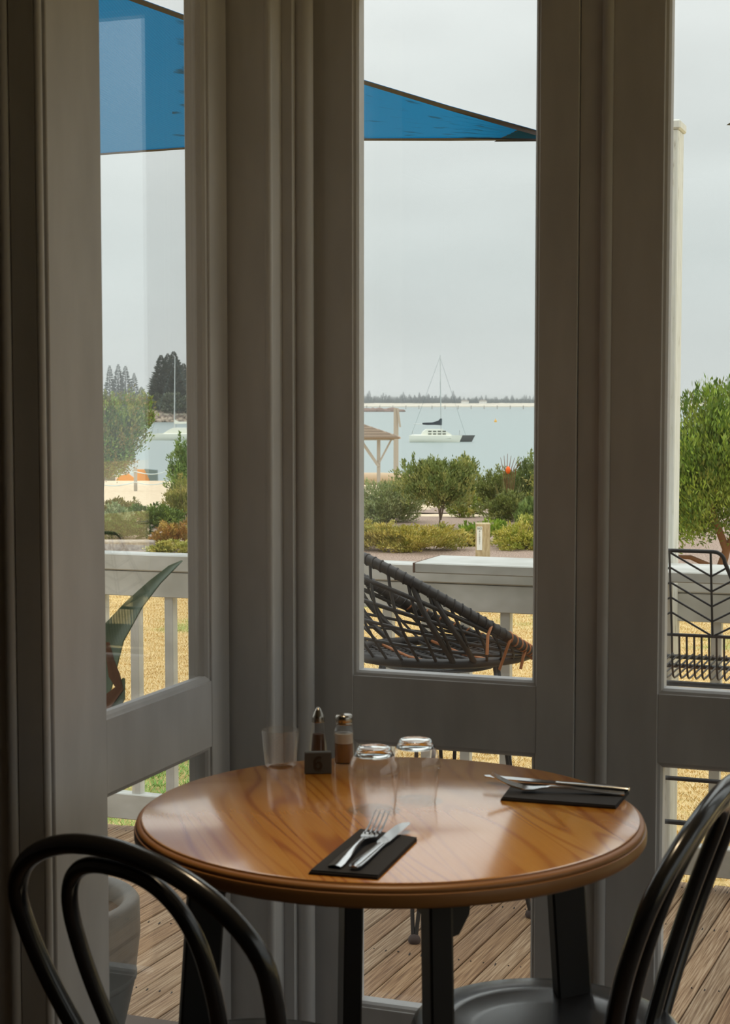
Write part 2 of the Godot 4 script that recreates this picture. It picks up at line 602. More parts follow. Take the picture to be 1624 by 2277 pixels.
func room() -> void:
	var g := G.new()
	g.box(Vector3(-3.1, -0.12, -3.08), Vector3(2.0, 0.0, 3.6))
	struct("floor", g, M.floor_wood, "dark timber floor of the room")
	g = G.new()
	g.box(Vector3(-3.1, 2.62, -3.08), Vector3(2.0, 2.75, 3.6))
	struct("ceiling", g, M.ceiling_paint, "plain pale ceiling of the room")
	g = G.new()
	g.box(Vector3(-3.1, 0, 3.5), Vector3(2.0, 2.62, 3.6))
	struct("wall_back", g, M.wall_paint, "plain wall behind the viewer")
	g = G.new()
	g.box(Vector3(-3.1, 0, -2.2), Vector3(-3.0, 2.62, 3.5))
	struct("wall_far_left", g, M.wall_paint, "plain wall to the far left of the room")
	# the nib wall that ends in a moulded casing at the left edge of the view
	g = G.new()
	g.box(Vector3(-3.1, 0, -2.30), Vector3(-1.44, 2.62, -2.195))
	struct("wall_left", g, M.wall_paint, "dark wall at the left edge of the view")
	var t := base("trim_1", "moulded casing beside the left glazed door")
	g = G.new()
	g.box(Vector3(-1.46, 0, -2.30), Vector3(-1.376, 2.62, -2.18), 0.003)
	obj("board", g, M.paint, t)
	for q in [[-1.389, 0.011], [-1.3545, 0.006], [-1.330, 0.0068]]:
		g = G.new()
		g.tube([Vector3(q[0], 0, -2.178), Vector3(q[0], 2.62, -2.178)], q[1], 14)
		obj("bead_moulding", g, M.paint, t)
	g = G.new()
	g.box(Vector3(-1.378, 0, -2.187), Vector3(-1.332, 2.62, -2.172), 0.002)
	obj("jamb", g, M.paint, t)

	leaf_door("door_1", "glazed door leaf in the short wall on the left", 0.646, 0.166, 0.568, Vector3(-1.322, 0, -2.189), PI / 2, 0.683, 0.809, 0.024)
	leaf_door("door_2", "glazed door leaf in the middle, behind the round table", 0.542, 0.0975, 0.468, Vector3(-1.2195, 0, -2.98), 0.0)
	leaf_door("door_3", "glazed door leaf at the right edge of the view", 0.565, 0.0945, 0.4655, Vector3(-0.6147, 0, -2.98), 0.0)
	# the rest of the glazing, right of the view: the long wall goes on, and the right hand wall is glazed too
	for k in 3:
		leaf_door("door_%d" % (4 + k), "glazed door leaf of the long wall, right of the view", 0.565, 0.0945, 0.4655, Vector3(0.01 + 0.625 * k, 0, -2.98), 0.0)
	for k in 5:
		leaf_door("door_%d" % (7 + k), "glazed door leaf of the right hand wall, out of view", 0.565, 0.05, 0.515, Vector3(1.9, 0, -2.9 + 0.625 * k), -PI / 2, 0.28, 0.36)

	# corner post between the two glazed walls, with its rounded stops
	t = base("trim_2", "corner post between the left and the middle door")
	g = G.new()
	g.box(Vector3(-1.41, 0, -3.06), Vector3(-1.2435, 2.62, -2.841), 0.002)
	obj("post", g, M.paint, t)
	g = G.new()
	g.box(Vector3(-1.2435, 0, -3.05), Vector3(-1.2215, 2.62, -2.915), 0.001)
	obj("packer", g, M.paint, t)
	g = G.new()
	g.tube([Vector3(-1.2425, 0, -2.848), Vector3(-1.2425, 2.62, -2.848)], 0.0085, 18)
	obj("round_stop", g, M.paint, t)
	g = G.new()
	g.tube([Vector3(-1.2115, 0, -2.948), Vector3(-1.2115, 2.62, -2.948)], 0.0195, 20)
	obj("round_stop", g, M.paint, t)
	t = base("trim_3", "narrow mullion between the middle and the right door")
	g = G.new()
	g.box(Vector3(-0.6765, 0, -3.04), Vector3(-0.616, 2.62, -2.986), 0.001)
	obj("post", g, M.paint, t)
	g = G.new()
	g.tube([Vector3(-0.6245, 0, -2.983), Vector3(-0.6245, 2.62, -2.983)], 0.011, 18)
	obj("round_stop", g, M.paint, t)
	var n := 4
	for k in 4:
		g = G.new()
		var x0: float = [-0.0485, 0.5765, 1.2015, 1.8265][k]
		g.box(Vector3(x0, 0, -3.04), Vector3(x0 + (0.057 if k < 3 else 0.13), 2.62, -2.98 if k < 3 else -2.905), 0.001)
		struct("trim_%d" % n, g, M.paint, "mullion of the long wall, right of the view")
		n += 1
	for k in 5:
		g = G.new()
		var z0 := -2.9 + 0.625 * k + 0.5665
		g.box(Vector3(1.9, 0, z0), Vector3(1.955, 2.62, z0 + 0.057), 0.001)
		struct("trim_%d" % n, g, M.paint, "mullion of the right hand wall, out of view")
		n += 1
	# headers over the doors, and the rest of the right hand wall
	g = G.new()
	g.box(Vector3(-1.41, 2.24, -3.06), Vector3(2.0, 2.62, -2.97))
	struct("wall_over_doors", g, M.wall_paint, "wall above the row of glazed doors")
	g = G.new()
	g.box(Vector3(-1.41, 2.24, -2.845), Vector3(-1.315, 2.62, -2.2))
	struct("wall_over_side_door", g, M.wall_paint, "wall above the left glazed door")
	g = G.new()
	g.box(Vector3(1.89, 2.24, -2.97), Vector3(2.0, 2.62, 0.225))
	struct("wall_over_right_doors", g, M.wall_paint, "wall above the right hand doors")
	g = G.new()
	g.box(Vector3(1.9, 0, 0.225), Vector3(2.0, 2.62, 3.5))
	struct("wall_right", g, M.wall_paint, "plain end of the right hand wall")


# ---------------------------------------------------------------- the downlight over the table, above the view
func lamps() -> void:
	var t := thing("ceiling_downlight", "small round downlight let into the ceiling above the table", "lamp", Vector3(-0.74, 2.62, -2.02))
	var g := G.new()
	g.lathe([Vector2(0.085, 0.0), Vector2(0.085, -0.006), Vector2(0.065, -0.008), Vector2(0.06, 0.0)], 32)
	obj("rim", g, M.white_wall, t)
	g = G.new()
	g.lathe([Vector2(0.0, -0.004), Vector2(0.062, -0.004)], 32)
	obj("lamp_lens", g, M.lamp_glow, t)
	var l := SpotLight3D.new()
	l.name = "lamp_light"
	l.light_color = Color(1.0, 0.9, 0.74)
	l.light_energy = 1.6
	l.light_size = 0.06
	l.spot_range = 12.0
	l.spot_angle = 24.0
	l.spot_attenuation = 2.0
	l.spot_angle_attenuation = 1.0
	l.shadow_enabled = true
	l.position = Vector3(0, -0.012, 0)
	l.rotation.x = -PI / 2
	t.add_child(l)


# ---------------------------------------------------------------- deck and railing
func deck_and_rail() -> void:
	var deck := base("deck", "weathered timber deck outside the doors")
	var slope := -0.05
	var variants: Array[ArrayMesh] = []
	var n := 0
	var z_far := -4.56
	for i in range(-46, 34):
		var x := -1.2 + i * 0.0625
		var z_near := -3.05 if x > -1.43 else -2.36
		if x < -3.6 or x > 1.0:
			continue
		var g := G.new()
		var half := (z_near - z_far) / 2.0
		g.cbox(Vector3.ZERO, Vector3(0.0293, 0.012, half), 0.002)
		var o := obj("plank", g, M["deck_%d" % ((n * 7 + n / 3) % 5)], deck)
		var zm := (z_near + z_far) / 2.0
		o.position = Vector3(x + slope * (zm + 3.8), -0.032 + rng.randf_range(-0.0012, 0.0012), zm)
		o.rotation.y = atan(slope)
		n += 1
	var nails := G.new()
	for i in range(-40, 26):
		var x := -1.2 + i * 0.0625
		for z in [-3.28, -3.72, -4.16, -4.5]:
			if x < -1.4 and z > -3.0:
				continue
			for s in [-0.016, 0.016]:
				nails.tube([Vector3(x + s + slope * (z + 3.8), -0.021, z + rng.randf_range(-0.01, 0.01)), Vector3(x + s + slope * (z + 3.8), -0.0185, z)], 0.0018, 6)
	var nl := obj("nail_heads", nails, M.nail, deck)
	nl.set_meta("kind", "stuff")
	var joists := G.new()
	for z in [-2.6, -3.28, -3.72, -4.16, -4.5]:
		joists.box(Vector3(-3.6, -0.16, z - 0.022), Vector3(1.0, -0.046, z + 0.022))
	obj("joist", joists, M.soil, deck)

	var rail := thing("deck_railing", "white timber railing with square balusters round the deck", "railing", Vector3(0, 0, -4.5))
	var g := G.new()
	g.box(Vector3(-3.7, 0.809, -0.075), Vector3(1.2, 0.862, 0.004), 0.004)
	obj("handrail", g, M.white_rail, rail)
	g = G.new()
	g.box(Vector3(-3.7, 0.729, -0.04), Vector3(1.2, 0.807, 0.0), 0.002)
	obj("top_rail", g, M.white_rail, rail)
	g = G.new()
	g.box(Vector3(-3.7, 0.018, -0.042), Vector3(1.2, 0.1, 0.004), 0.003)
	obj("bottom_rail", g, M.white_rail, rail)
	for k in range(-9, 28):
		g = G.new()
		g.cbox(Vector3.ZERO, Vector3(0.0145, 0.33, 0.0165), 0.0015)
		var b := obj("baluster", g, M.white_rail, rail)
		b.position = Vector3(-2.4285 + 0.12 * k, 0.41, -0.022)
	var post := thing("verandah_post", "tall weathered white timber post standing at the deck railing", "post", Vector3(-0.779, -0.3, -4.455))
	g = G.new()
	g.box(Vector3(-0.046, 0, -0.046), Vector3(0.046, 2.36, 0.046), 0.003)
	obj("shaft", g, M.old_white, post)
	g = G.new()
	g.box(Vector3(-0.052, 2.36, -0.052), Vector3(0.052, 2.385, 0.052), 0.004)
	obj("cap", g, M.old_white, post)
	var bar := thing("bar_ledge", "white plank bar ledge fixed along the deck railing", "ledge", Vector3(-1.395, 0.872, -4.17))
	g = G.new()
	g.box(Vector3(0.004, 0, -0.232), Vector3(2.4, 0.028, 0), 0.003)
	obj("top", g, M.white_rail, bar)
	g = G.new()
	g.box(Vector3(-0.002, 0.0005, -0.2315), Vector3(0.004, 0.0275, -0.0005), 0.001)
	obj("raw_end", g, M.raw_end, bar)
	for x in [0.35, 1.5]:
		g = G.new()
		g.prism(PackedVector2Array([Vector2(0, 0), Vector2(-0.29, 0), Vector2(-0.29, -0.2), Vector2(-0.25, -0.2)]), -0.02, 0.02)
		var b := obj("bracket", g, M.white_rail, bar)
		b.position = Vector3(x, -0.0, -0.02)
		b.rotation.y = -PI / 2


# ---------------------------------------------------------------- ground, beach, sea
func strip(d0: float, d1: float, steps: int, left: float, right: float, lift: float, wob: float, sd: int) -> G:
	var f := field(0.35, 2, sd)
	var g := G.new()
	var rows := []
	for i in steps + 1:
		var row := []
		for j in 41:
			var x := lerpf(left, right, j / 40.0)
			var d := lerpf(d0, d1, float(i) / steps)
			if i == 0 or i == steps:
				d += wob * f.get_noise_2d(x * 2.0, i)
			var p := aside * x + ahead * d
			p.y = ground(d) + lift + 0.03 * f.get_noise_2d(x, d)
			row.append(p)
		rows.append(row)
	g.sheet(rows)
	return g

func land_and_sea() -> void:
	struct("lawn", strip(-14.0, 20.0, 16, -18, 18, -0.02, 0.0, 1), M.lawn, "dry yellow lawn beyond the deck")
	struct("garden_bed", strip(17.6, 26.5, 8, -16, 16, 0.02, 0.8, 2), M.mulch, "garden bed of bark mulch beyond the lawn")
	struct("beach", strip(25.6, 100.0, 40, -60, 60, 0.0, 0.6, 3), M.sand, "pale sand of path and beach")
	struct("garden_bed_far", strip(28.6, 33.5, 6, -0.4, 9, 0.015, 0.8, 4), M.mulch, "strip of bark mulch behind the sand path")
	var g := G.new()
	var sea_y := -4.67
	var rows := []
	for i in 2:
		var row := []
		for j in 2:
			var p: Vector3 = aside * ([-2600.0, 2600.0][j]) + ahead * ([80.0, 2190.0][i])
			p.y = sea_y
			row.append(p)
		rows.append(row)
	g.sheet(rows)
	struct("sea", g, M.sea, "calm grey green sea water of the bay")
	# grass blades on the lawn
	var blade := G.new()
	for k in 6:
		var a := TAU * k / 6.0 + 0.4
		var d := Vector3(cos(a) * 1.3, 1.0, sin(a) * 1.3).normalized()
		blade.leaf(Vector3(cos(a) * 0.012, 0, sin(a) * 0.012), d, Vector3(-sin(a), 0, cos(a)), 0.034, 0.005)
	var mm := MultiMesh.new()
	mm.transform_format = MultiMesh.TRANSFORM_3D
	mm.use_colors = true
	mm.mesh = blade.mesh(true)
	var count := 90000
	mm.instance_count = count
	var patch := field(0.55, 3, 17)
	for i in count:
		var d := 5.6 + 13.0 * pow(rng.randf(), 0.8)
		var x := rng.randf_range(-0.26, 0.28) * d
		var p := aside * x + ahead * d
		p.y = -0.485
		var s := rng.randf_range(0.6, 1.3)
		mm.set_instance_transform(i, Transform3D(Basis(Vector3.UP, rng.randf() * TAU).scaled(Vector3(s, s, s)), p))
		var green := clampf(patch.get_noise_2d(p.x, p.z) * 2.2 - 0.6, 0.0, 0.6)
		if d < 9.6 and x < -0.5:
			green = maxf(green, smoothstep(9.6, 8.6, d) * 0.95)
		var q := rgb(214, 184, 124).lerp(rgb(234, 212, 164), rng.randf()).lerp(rgb(124, 168, 74), green)
		mm.set_instance_color(i, q.srgb_to_linear())
	var o := MultiMeshInstance3D.new()
	o.name = "grass"
	o.multimesh = mm
	o.material_override = M.grass
	add_child(o, true)
	tag(o, "short dry yellow grass blades with green patches on the lawn", "grass")
	o.set_meta("kind", "stuff")


# ---------------------------------------------------------------- the round table
func table() -> void:
	var t := thing("round_table", "round pine table with a moulded edge and black legs", "table", Vector3(-0.767, 0, -2.189))
	var g := G.new()
	g.xf = Transform3D(Basis(Vector3.UP, 0.0), Vector3.ZERO)
	var R := 0.366
	g.lathe([Vector2(0.0, TOP), Vector2(0.354, TOP), Vector2(0.3565, TOP - 0.001)], 128, 1.0)
	# turn the staves to the grain seen: planar coordinates along and across
	var a := 0.635
	for i in g.uv.size():
		var q := g.uv[i] - Vector2(0.5, 0.5)
		var along := q.x * sin(a) + q.y * cos(a)
		var across := q.x * cos(a) - q.y * sin(a)
		g.uv[i] = Vector2(across / 0.76 + 0.5, along / 0.76 + 0.5)
	obj("tabletop", g, M.table_wood, t)
	g = G.new()
	g.lathe([Vector2(0.3565, TOP - 0.001), Vector2(0.3575, TOP - 0.0035), Vector2(0.3605, TOP - 0.004), Vector2(0.3635, TOP - 0.006), Vector2(0.3645, TOP - 0.009), Vector2(0.3635, TOP - 0.0115), Vector2(0.366, TOP - 0.0125), Vector2(0.3668, TOP - 0.016), Vector2(0.3668, TOP - 0.026), Vector2(0.363, TOP - 0.031), Vector2(0.0, TOP - 0.031)], 128)
	obj("moulded_edge", g, M.table_edge, t)
	var cross := G.new()
	for k in 4:
		var ang := atan2(-0.537, 0.843) + k * PI / 2
		var d := Vector3(cos(ang), 0, sin(ang))
		g = G.new()
		var p := d * (0.268 - 0.006) + Vector3(0, TOP - 0.032, 0)
		var q := d * 0.312 + Vector3(0, 0.0, 0)
		var along := (q - p).normalized()
		var side := Vector3(-d.z, 0, d.x)
		var b := Basis(side.cross(along).normalized(), along, side)
		g.xf = Transform3D(b, (p + q) / 2.0)
		g.cbox(Vector3.ZERO, Vector3(0.026, p.distance_to(q) / 2.0, 0.0155), 0.003)
		obj("leg", g, M.black_wood, t)
		g = G.new()
		g.beam(Vector3(0, TOP - 0.056, 0), d * 0.27 + Vector3(0, TOP - 0.056, 0), 0.03, 0.046, 0.002)
		obj("cross_beam", g, M.black_wood, t)
		# a shaped corbel from each leg along the apron
		g = G.new()
		var w := (side * -1.0 + d * -0.35).normalized()
		g.xf = Transform3D(Basis(w, Vector3.UP, w.cross(Vector3.UP)), d * 0.262 + Vector3(0, TOP - 0.032, 0))
		g.prism(PackedVector2Array([Vector2(0, 0), Vector2(0.1, 0), Vector2(0.09, -0.014), Vector2(0.046, -0.03), Vector2(0.044, -0.044), Vector2(0.028, -0.068), Vector2(0, -0.072)]), -0.012, 0.012)
		obj("corbel", g, M.black_wood, t)


# ---------------------------------------------------------------- bentwood chairs
func hoop(wb: float, wm: float, tm: float, top: float, e: float) -> Array:
	var half: Array[Vector2] = []
	for i in 13:
		var s := i / 12.0
		half.append(Vector2(wb + (wm - wb) * sin(s * PI / 2), tm * s))
	for i in range(1, 17):
		var th := PI / 2 * i / 16.0
		half.append(Vector2(wm * pow(maxf(cos(th), 0.0), e), tm + (top - tm) * pow(sin(th), e)))
	var out: Array[Vector2] = []
	for q in half:
		out.append(Vector2(-q.x, q.y))
	for i in range(half.size() - 2, -1, -1):
		out.append(half[i])
	return out

func bentwood(label: String, at: Vector3, yaw: float, rec: float, q: float) -> void:
	# local: x to the sitter's right, -z the way it faces; origin under the middle of the back
	var t := thing("bentwood_chair", label, "chair", at, -yaw, "black bentwood chairs at the round table")
	var hs := 0.457
	var lift := func(p: Vector2) -> Vector3: return Vector3(p.x, hs - 0.012 + p.y * cos(rec), p.y * sin(rec) + q * p.y * p.y)
	var rim := hoop(0.13, 0.21, 0.251, 0.381, 1.0)
	var pts := []
	for p in rim:
		pts.append(lift.call(p))
	var g := G.new()
	g.tube(pts, 0.0125, 14)
	obj("back_hoop", g, M.black_lacquer, t)
	pts = []
	for p in hoop(0.067, 0.112, 0.224, 0.354, 0.78):
		pts.append(lift.call(p))
	g = G.new()
	g.tube(pts, 0.0105, 14)
	obj("inner_hoop", g, M.black_lacquer, t)
	var mid := Vector3(0, 0, -0.132)
	g = G.new()
	g.xf = Transform3D(Basis(), mid + Vector3(0, hs, 0))
	g.lathe([Vector2(0.0, -0.009), Vector2(0.1, -0.0085), Vector2(0.11, -0.0075), Vector2(0.134, -0.002), Vector2(0.14, -0.0003), Vector2(0.146, 0.0), Vector2(0.182, 0.0), Vector2(0.189, -0.003), Vector2(0.192, -0.009), Vector2(0.192, -0.028), Vector2(0.187, -0.034), Vector2(0.16, -0.034), Vector2(0.158, -0.018), Vector2(0, -0.018)], 64)
	obj("seat", g, M.worn_seat, t)
	for s in [-1.0, 1.0]:
		g = G.new()
		g.tube([Vector3(s * 0.13, hs - 0.012, 0), Vector3(s * 0.134, hs - 0.1, 0.004), Vector3(s * 0.15, 0.2, 0.035), Vector3(s * 0.165, 0.0, 0.085)], [0.0125, 0.014, 0.0135, 0.011], 12)
		obj("leg", g, M.black_lacquer, t)
		g = G.new()
		g.tube([mid + Vector3(s * 0.125, hs - 0.03, -0.115), mid + Vector3(s * 0.135, 0.24, -0.135), mid + Vector3(s * 0.152, 0, -0.16)], [0.015, 0.0135, 0.010], 12)
		obj("leg", g, M.black_lacquer, t)
	pts = []
	for i in 40:
		var a := TAU * i / 40.0
		pts.append(mid + Vector3(cos(a) * 0.128, 0.22, sin(a) * 0.128))
	g = G.new()
	g.tube(pts, 0.008, 10, true)
	obj("leg_ring", g, M.black_lacquer, t)

func chairs() -> void:
	bentwood("black bentwood chair in the left foreground, seen from behind", Vector3(-0.898, 0, -1.781), 0.302, 0.293, 0.073)
	bentwood("black bentwood chair at the right edge, seen side on with its seat under the table", Vector3(-0.405, 0, -2.186), -1.479, 0.162, 0.397)


# ---------------------------------------------------------------- what lies on the table
func fork(label: String, at: Vector3, turn: float) -> void:
	var t := thing("fork", label, "fork", at, turn, "forks on the napkins")
	# local: handle end at the origin, tines towards -z
	var line := [[0.0, 0.0015, 0.0085], [0.012, 0.0018, 0.0092], [0.04, 0.004, 0.0075], [0.08, 0.0075, 0.0045], [0.108, 0.0085, 0.0033], [0.122, 0.007, 0.0055], [0.134, 0.0052, 0.0105], [0.146, 0.0052, 0.0118], [0.152, 0.0062, 0.0120]]
	var top := []
	var low := []
	for q in line:
		var a := []
		var b := []
		for j in 7:
			var s := (j / 6.0 - 0.5) * 2.0
			var bulge := 0.0016 * (1.0 - s * s) * (1.0 if q[0] < 0.12 else -0.4)
			a.append(Vector3(s * q[2], q[1] + 0.0012 + bulge, -q[0]))
			b.append(Vector3(s * q[2], q[1] - 0.0008, -q[0]))
		top.append(a)
		low.append(b)
	var g := G.new()
	g.sheet(top, Vector3.UP)
	g.sheet(low, Vector3.DOWN)
	for e in [0, 6]:
		var rows := [[], []]
		for i in line.size():
			rows[0].append(top[i][e])
			rows[1].append(low[i][e])
		g.sheet(rows, Vector3.RIGHT * (1 if e else -1))
	obj("handle", g, M.steel, t)
	for k in 4:
		var x := (k - 1.5) * 0.0066
		g = G.new()
		g.tube([Vector3(x, 0.0065, -0.151), Vector3(x, 0.0105, -0.166), Vector3(x, 0.0175, -0.182), Vector3(x, 0.0265, -0.198)], [0.0019, 0.0017, 0.0014, 0.0007], 8, false, Vector2(1.0, 0.8))
		obj("tine", g, M.steel, t)

func knife(label: String, at: Vector3, turn: float) -> void:
	var t := thing("table_knife", label, "knife", at, turn, "knives on the napkins")
	var g := G.new()
	g.tube([Vector3(0, 0.004, 0), Vector3(0, 0.0045, -0.004), Vector3(0, 0.0045, -0.03), Vector3(0, 0.0042, -0.08), Vector3(0, 0.004, -0.106), Vector3(0, 0.004, -0.112)], [0.005, 0.0078, 0.0082, 0.0066, 0.0054, 0.0058], 14, false, Vector2(0.48, 1.0), Vector3.UP)
	obj("handle", g, M.steel, t)
	g = G.new()
	g.xf = Transform3D(Basis(Vector3(0, 0, -1), Vector3(1, 0, 0), Vector3(0, -1, 0)).orthonormalized(), Vector3(0, 0.0042, -0.11))
	g.prism(PackedVector2Array([Vector2(0, -0.005), Vector2(0.012, -0.0085), Vector2(0.06, -0.0098), Vector2(0.098, -0.0088), Vector2(0.114, -0.004), Vector2(0.119, 0.004), Vector2(0.112, 0.0074), Vector2(0.02, 0.0074), Vector2(0, 0.005)]), -0.0008, 0.0008)
	obj("blade", g, M.steel, t)

func napkin(label: String, corners: Array) -> void:
	var mid := Vector2.ZERO
	for q in corners:
		mid += q / corners.size()
	var t := thing("napkin", label, "napkin", Vector3(mid.x, TOP, mid.y), 0.0, "folded napkins on the table")
	for k in 3:
		var poly := PackedVector2Array()
		for i in corners.size():
			var q: Vector2 = corners[i] - mid
			q *= 1.0 - 0.012 * k
			poly.append(Vector2(q.x + 0.0006 * k, -(q.y + 0.0011 * (1 if k == 1 else 0))))
		var g := G.new()
		g.xf = Transform3D(Basis(Vector3.RIGHT, Vector3.FORWARD, Vector3.UP), Vector3.ZERO)
		g.prism(poly, 0.0003 + 0.0019 * k, 0.0019 + 0.0019 * k)
		obj("fold", g, M.napkin, t)

func tumbler(label: String, at: Vector3) -> void:
	var t := thing("drinking_glass", label, "glass", at, 0.0, "upturned drinking glasses")
	# thin walls inside and out, and the thick base that stands uppermost
	var g := G.new()
	g.lathe([Vector2(0.0288, 0.0012), Vector2(0.0292, 0.0004), Vector2(0.0297, 0.0002), Vector2(0.0303, 0.001), Vector2(0.0328, 0.018), Vector2(0.0352, 0.036), Vector2(0.0372, 0.051), Vector2(0.0376, 0.058), Vector2(0.0366, 0.065), Vector2(0.033, 0.075), Vector2(0.0292, 0.0818)], 64)
	g.lathe([Vector2(0.0272, 0.0806), Vector2(0.031, 0.0745), Vector2(0.0348, 0.0645), Vector2(0.0359, 0.058), Vector2(0.0356, 0.051), Vector2(0.0336, 0.036), Vector2(0.0312, 0.018), Vector2(0.0288, 0.0012)], 64)
	obj("bowl", g, M.glass, t)
	g = G.new()
	g.lathe([Vector2(0.0, 0.0845), Vector2(0.02, 0.084), Vector2(0.025, 0.0826), Vector2(0.0272, 0.0806), Vector2(0.0292, 0.0818), Vector2(0.0275, 0.085), Vector2(0.0248, 0.0895), Vector2(0.0236, 0.0922), Vector2(0.0222, 0.0934), Vector2(0.019, 0.0934), Vector2(0.015, 0.0922), Vector2(0.0, 0.0918)], 64)
	obj("thick_base", g, M.thick_glass, t)

func on_the_table() -> void:
	var y := TOP + 0.0003
	napkin("black folded napkin near the front edge of the table", [Vector2(-0.7559, -1.8496), Vector2(-0.667, -1.8578), Vector2(-0.6778, -2.0452), Vector2(-0.7664, -2.0616)])
	fork("steel fork with tines pointing away on the front napkin", Vector3(-0.7275, y + 0.006, -1.866), 0.03)
	knife("steel knife lying beside the fork on the front napkin", Vector3(-0.7015, y + 0.0058, -1.866), 0.035)
	napkin("black folded napkin at the right side of the table", [Vector2(-0.4611, -2.3057), Vector2(-0.4612, -2.4069), Vector2(-0.641, -2.396), Vector2(-0.632, -2.298)])
	fork("steel fork with raised tines on the right hand napkin", Vector3(-0.462, y + 0.006, -2.372), PI / 2 + 0.22)
	knife("dark looking knife lying behind the fork on the right hand napkin", Vector3(-0.459, y + 0.0058, -2.394), PI / 2 - 0.03)
	tumbler("upturned stemless glass nearer the viewer, beside the table number", Vector3(-0.7873, TOP, -2.1774))
	tumbler("upturned stemless glass standing behind and right of the other", Vector3(-0.748, TOP, -2.2483))
	# votive glass with a knobbly outside
	var t := thing("votive_glass", "knobbly clear candle glass at the back of the table", "candle holder", Vector3(-1.0262, TOP, -2.393))
	var g := G.new()
	var rows := []
	var inner := []
	for i in 73:
		var row := []
		var ins := []
		var h := i / 72.0
		for j in 145:
			var a := TAU * j / 144.0
			var r := lerpf(0.0235, 0.0295, pow(h, 0.8))
			if h < 0.08:
				r -= 0.004 * pow(1.0 - h / 0.08, 2.0)
			ins.append(Vector3(cos(a) * (r - 0.0025), maxf(0.006, h * 0.061), sin(a) * (r - 0.0025)))
			if h > 0.04 and h < 0.96:
				r += 0.0015 * maxf(0.0, sin(a * 24.0 + (PI if int(h * 22.0) % 2 else 0.0))) * absf(sin(h * 22.0 * PI))
			row.append(Vector3(cos(a) * r, h * 0.061, sin(a) * r))
		rows.append(row)
		inner.append(ins)
	g.sheet(rows, Vector3.UP, Vector3(0, 0.03, 0))
	g.lathe([Vector2(0.0, 0.0), Vector2(0.0195, 0.0)], 48)
	g.lathe([Vector2(0.027, 0.061), Vector2(0.0295, 0.061)], 48)
	obj("cup", g, M.frosted, t)
	g = G.new()
	g.sheet(inner, Vector3.UP, Vector3(0, 0.03, 0))
	g.lathe([Vector2(0.0215, 0.006), Vector2(0.0, 0.006)], 48)
	obj("inside", g, M.glass, t)
	# pepper: a faceted spire
	t = thing("pepper_shaker", "tapered pepper shaker with a pointed metal cap", "pepper shaker", Vector3(-0.9874, TOP, -2.4604), 0.3)
	g = G.new()
	g.lathe([Vector2(0.0, 0.0), Vector2(0.0155, 0.0), Vector2(0.0155, 0.004), Vector2(0.0098, 0.064), Vector2(0.0, 0.064)], 8)
	obj("glass_body", g, M.glass, t)
	g = G.new()
	g.lathe([Vector2(0.0, 0.003), Vector2(0.0128, 0.003), Vector2(0.0092, 0.044), Vector2(0.0, 0.045)], 8)
	obj("ground_pepper", g, M.pepper, t)
	g = G.new()
	g.lathe([Vector2(0.0, 0.0635), Vector2(0.0105, 0.0635), Vector2(0.011, 0.065), Vector2(0.0102, 0.0665), Vector2(0.0108, 0.068), Vector2(0.01, 0.0695), Vector2(0.0104, 0.071), Vector2(0.0092, 0.074), Vector2(0.006, 0.082), Vector2(0.003, 0.0872), Vector2(0.0, 0.0885)], 24)
	obj("cap", g, M.dull_steel, t)
	# salt: a jar with a round cap
	t = thing("salt_shaker", "glass salt shaker with a round metal cap beside the pepper", "salt shaker", Vector3(-0.9417, TOP, -2.4593))
	g = G.new()
	g.lathe([Vector2(0.0, 0.0), Vector2(0.0155, 0.0), Vector2(0.0168, 0.002), Vector2(0.0168, 0.05), Vector2(0.0155, 0.056), Vector2(0.0128, 0.061), Vector2(0.0128, 0.064)], 10)
	obj("glass_body", g, M.glass, t)
	g = G.new()
	g.lathe([Vector2(0.0, 0.002), Vector2(0.0152, 0.002), Vector2(0.0152, 0.0325), Vector2(0.0, 0.033)], 10)
	obj("brown_filling", g, M.brown_sugar, t)
	g = G.new()
	g.lathe([Vector2(0.0, 0.0332), Vector2(0.0152, 0.0328), Vector2(0.0152, 0.0485), Vector2(0.0, 0.0505)], 10)
	obj("white_filling", g, M.salt, t)
	g = G.new()
	g.lathe([Vector2(0.0, 0.0635), Vector2(0.0136, 0.0635), Vector2(0.0146, 0.065), Vector2(0.0138, 0.0668), Vector2(0.0146, 0.0685), Vector2(0.0146, 0.076), Vector2(0.0125, 0.0795), Vector2(0.0, 0.081)], 28)
	obj("cap", g, M.dull_steel, t)
	# table number
	t = thing("table_number", "small dark slate block showing the table number 6", "table number", Vector3(-0.9492, TOP, -2.365), atan2(0.41, 0.91))
	g = G.new()
	g.box(Vector3(-0.0215, 0, -0.013), Vector3(0.0215, 0.035, 0), 0.0012)
	obj("block", g, M.slate, t)
	var font := SystemFont.new()
	font.font_names = PackedStringArray(["Droid Sans"])
	font.font_weight = 700
	var six := TextMesh.new()
	six.text = "6"
	six.font = font
	six.font_size = 32
	six.pixel_size = 0.00095
	six.depth = 0.0008
	var n := obj("number", six, M.slate_ink, t)
	n.position = Vector3(0, 0.0175, 0.0003)


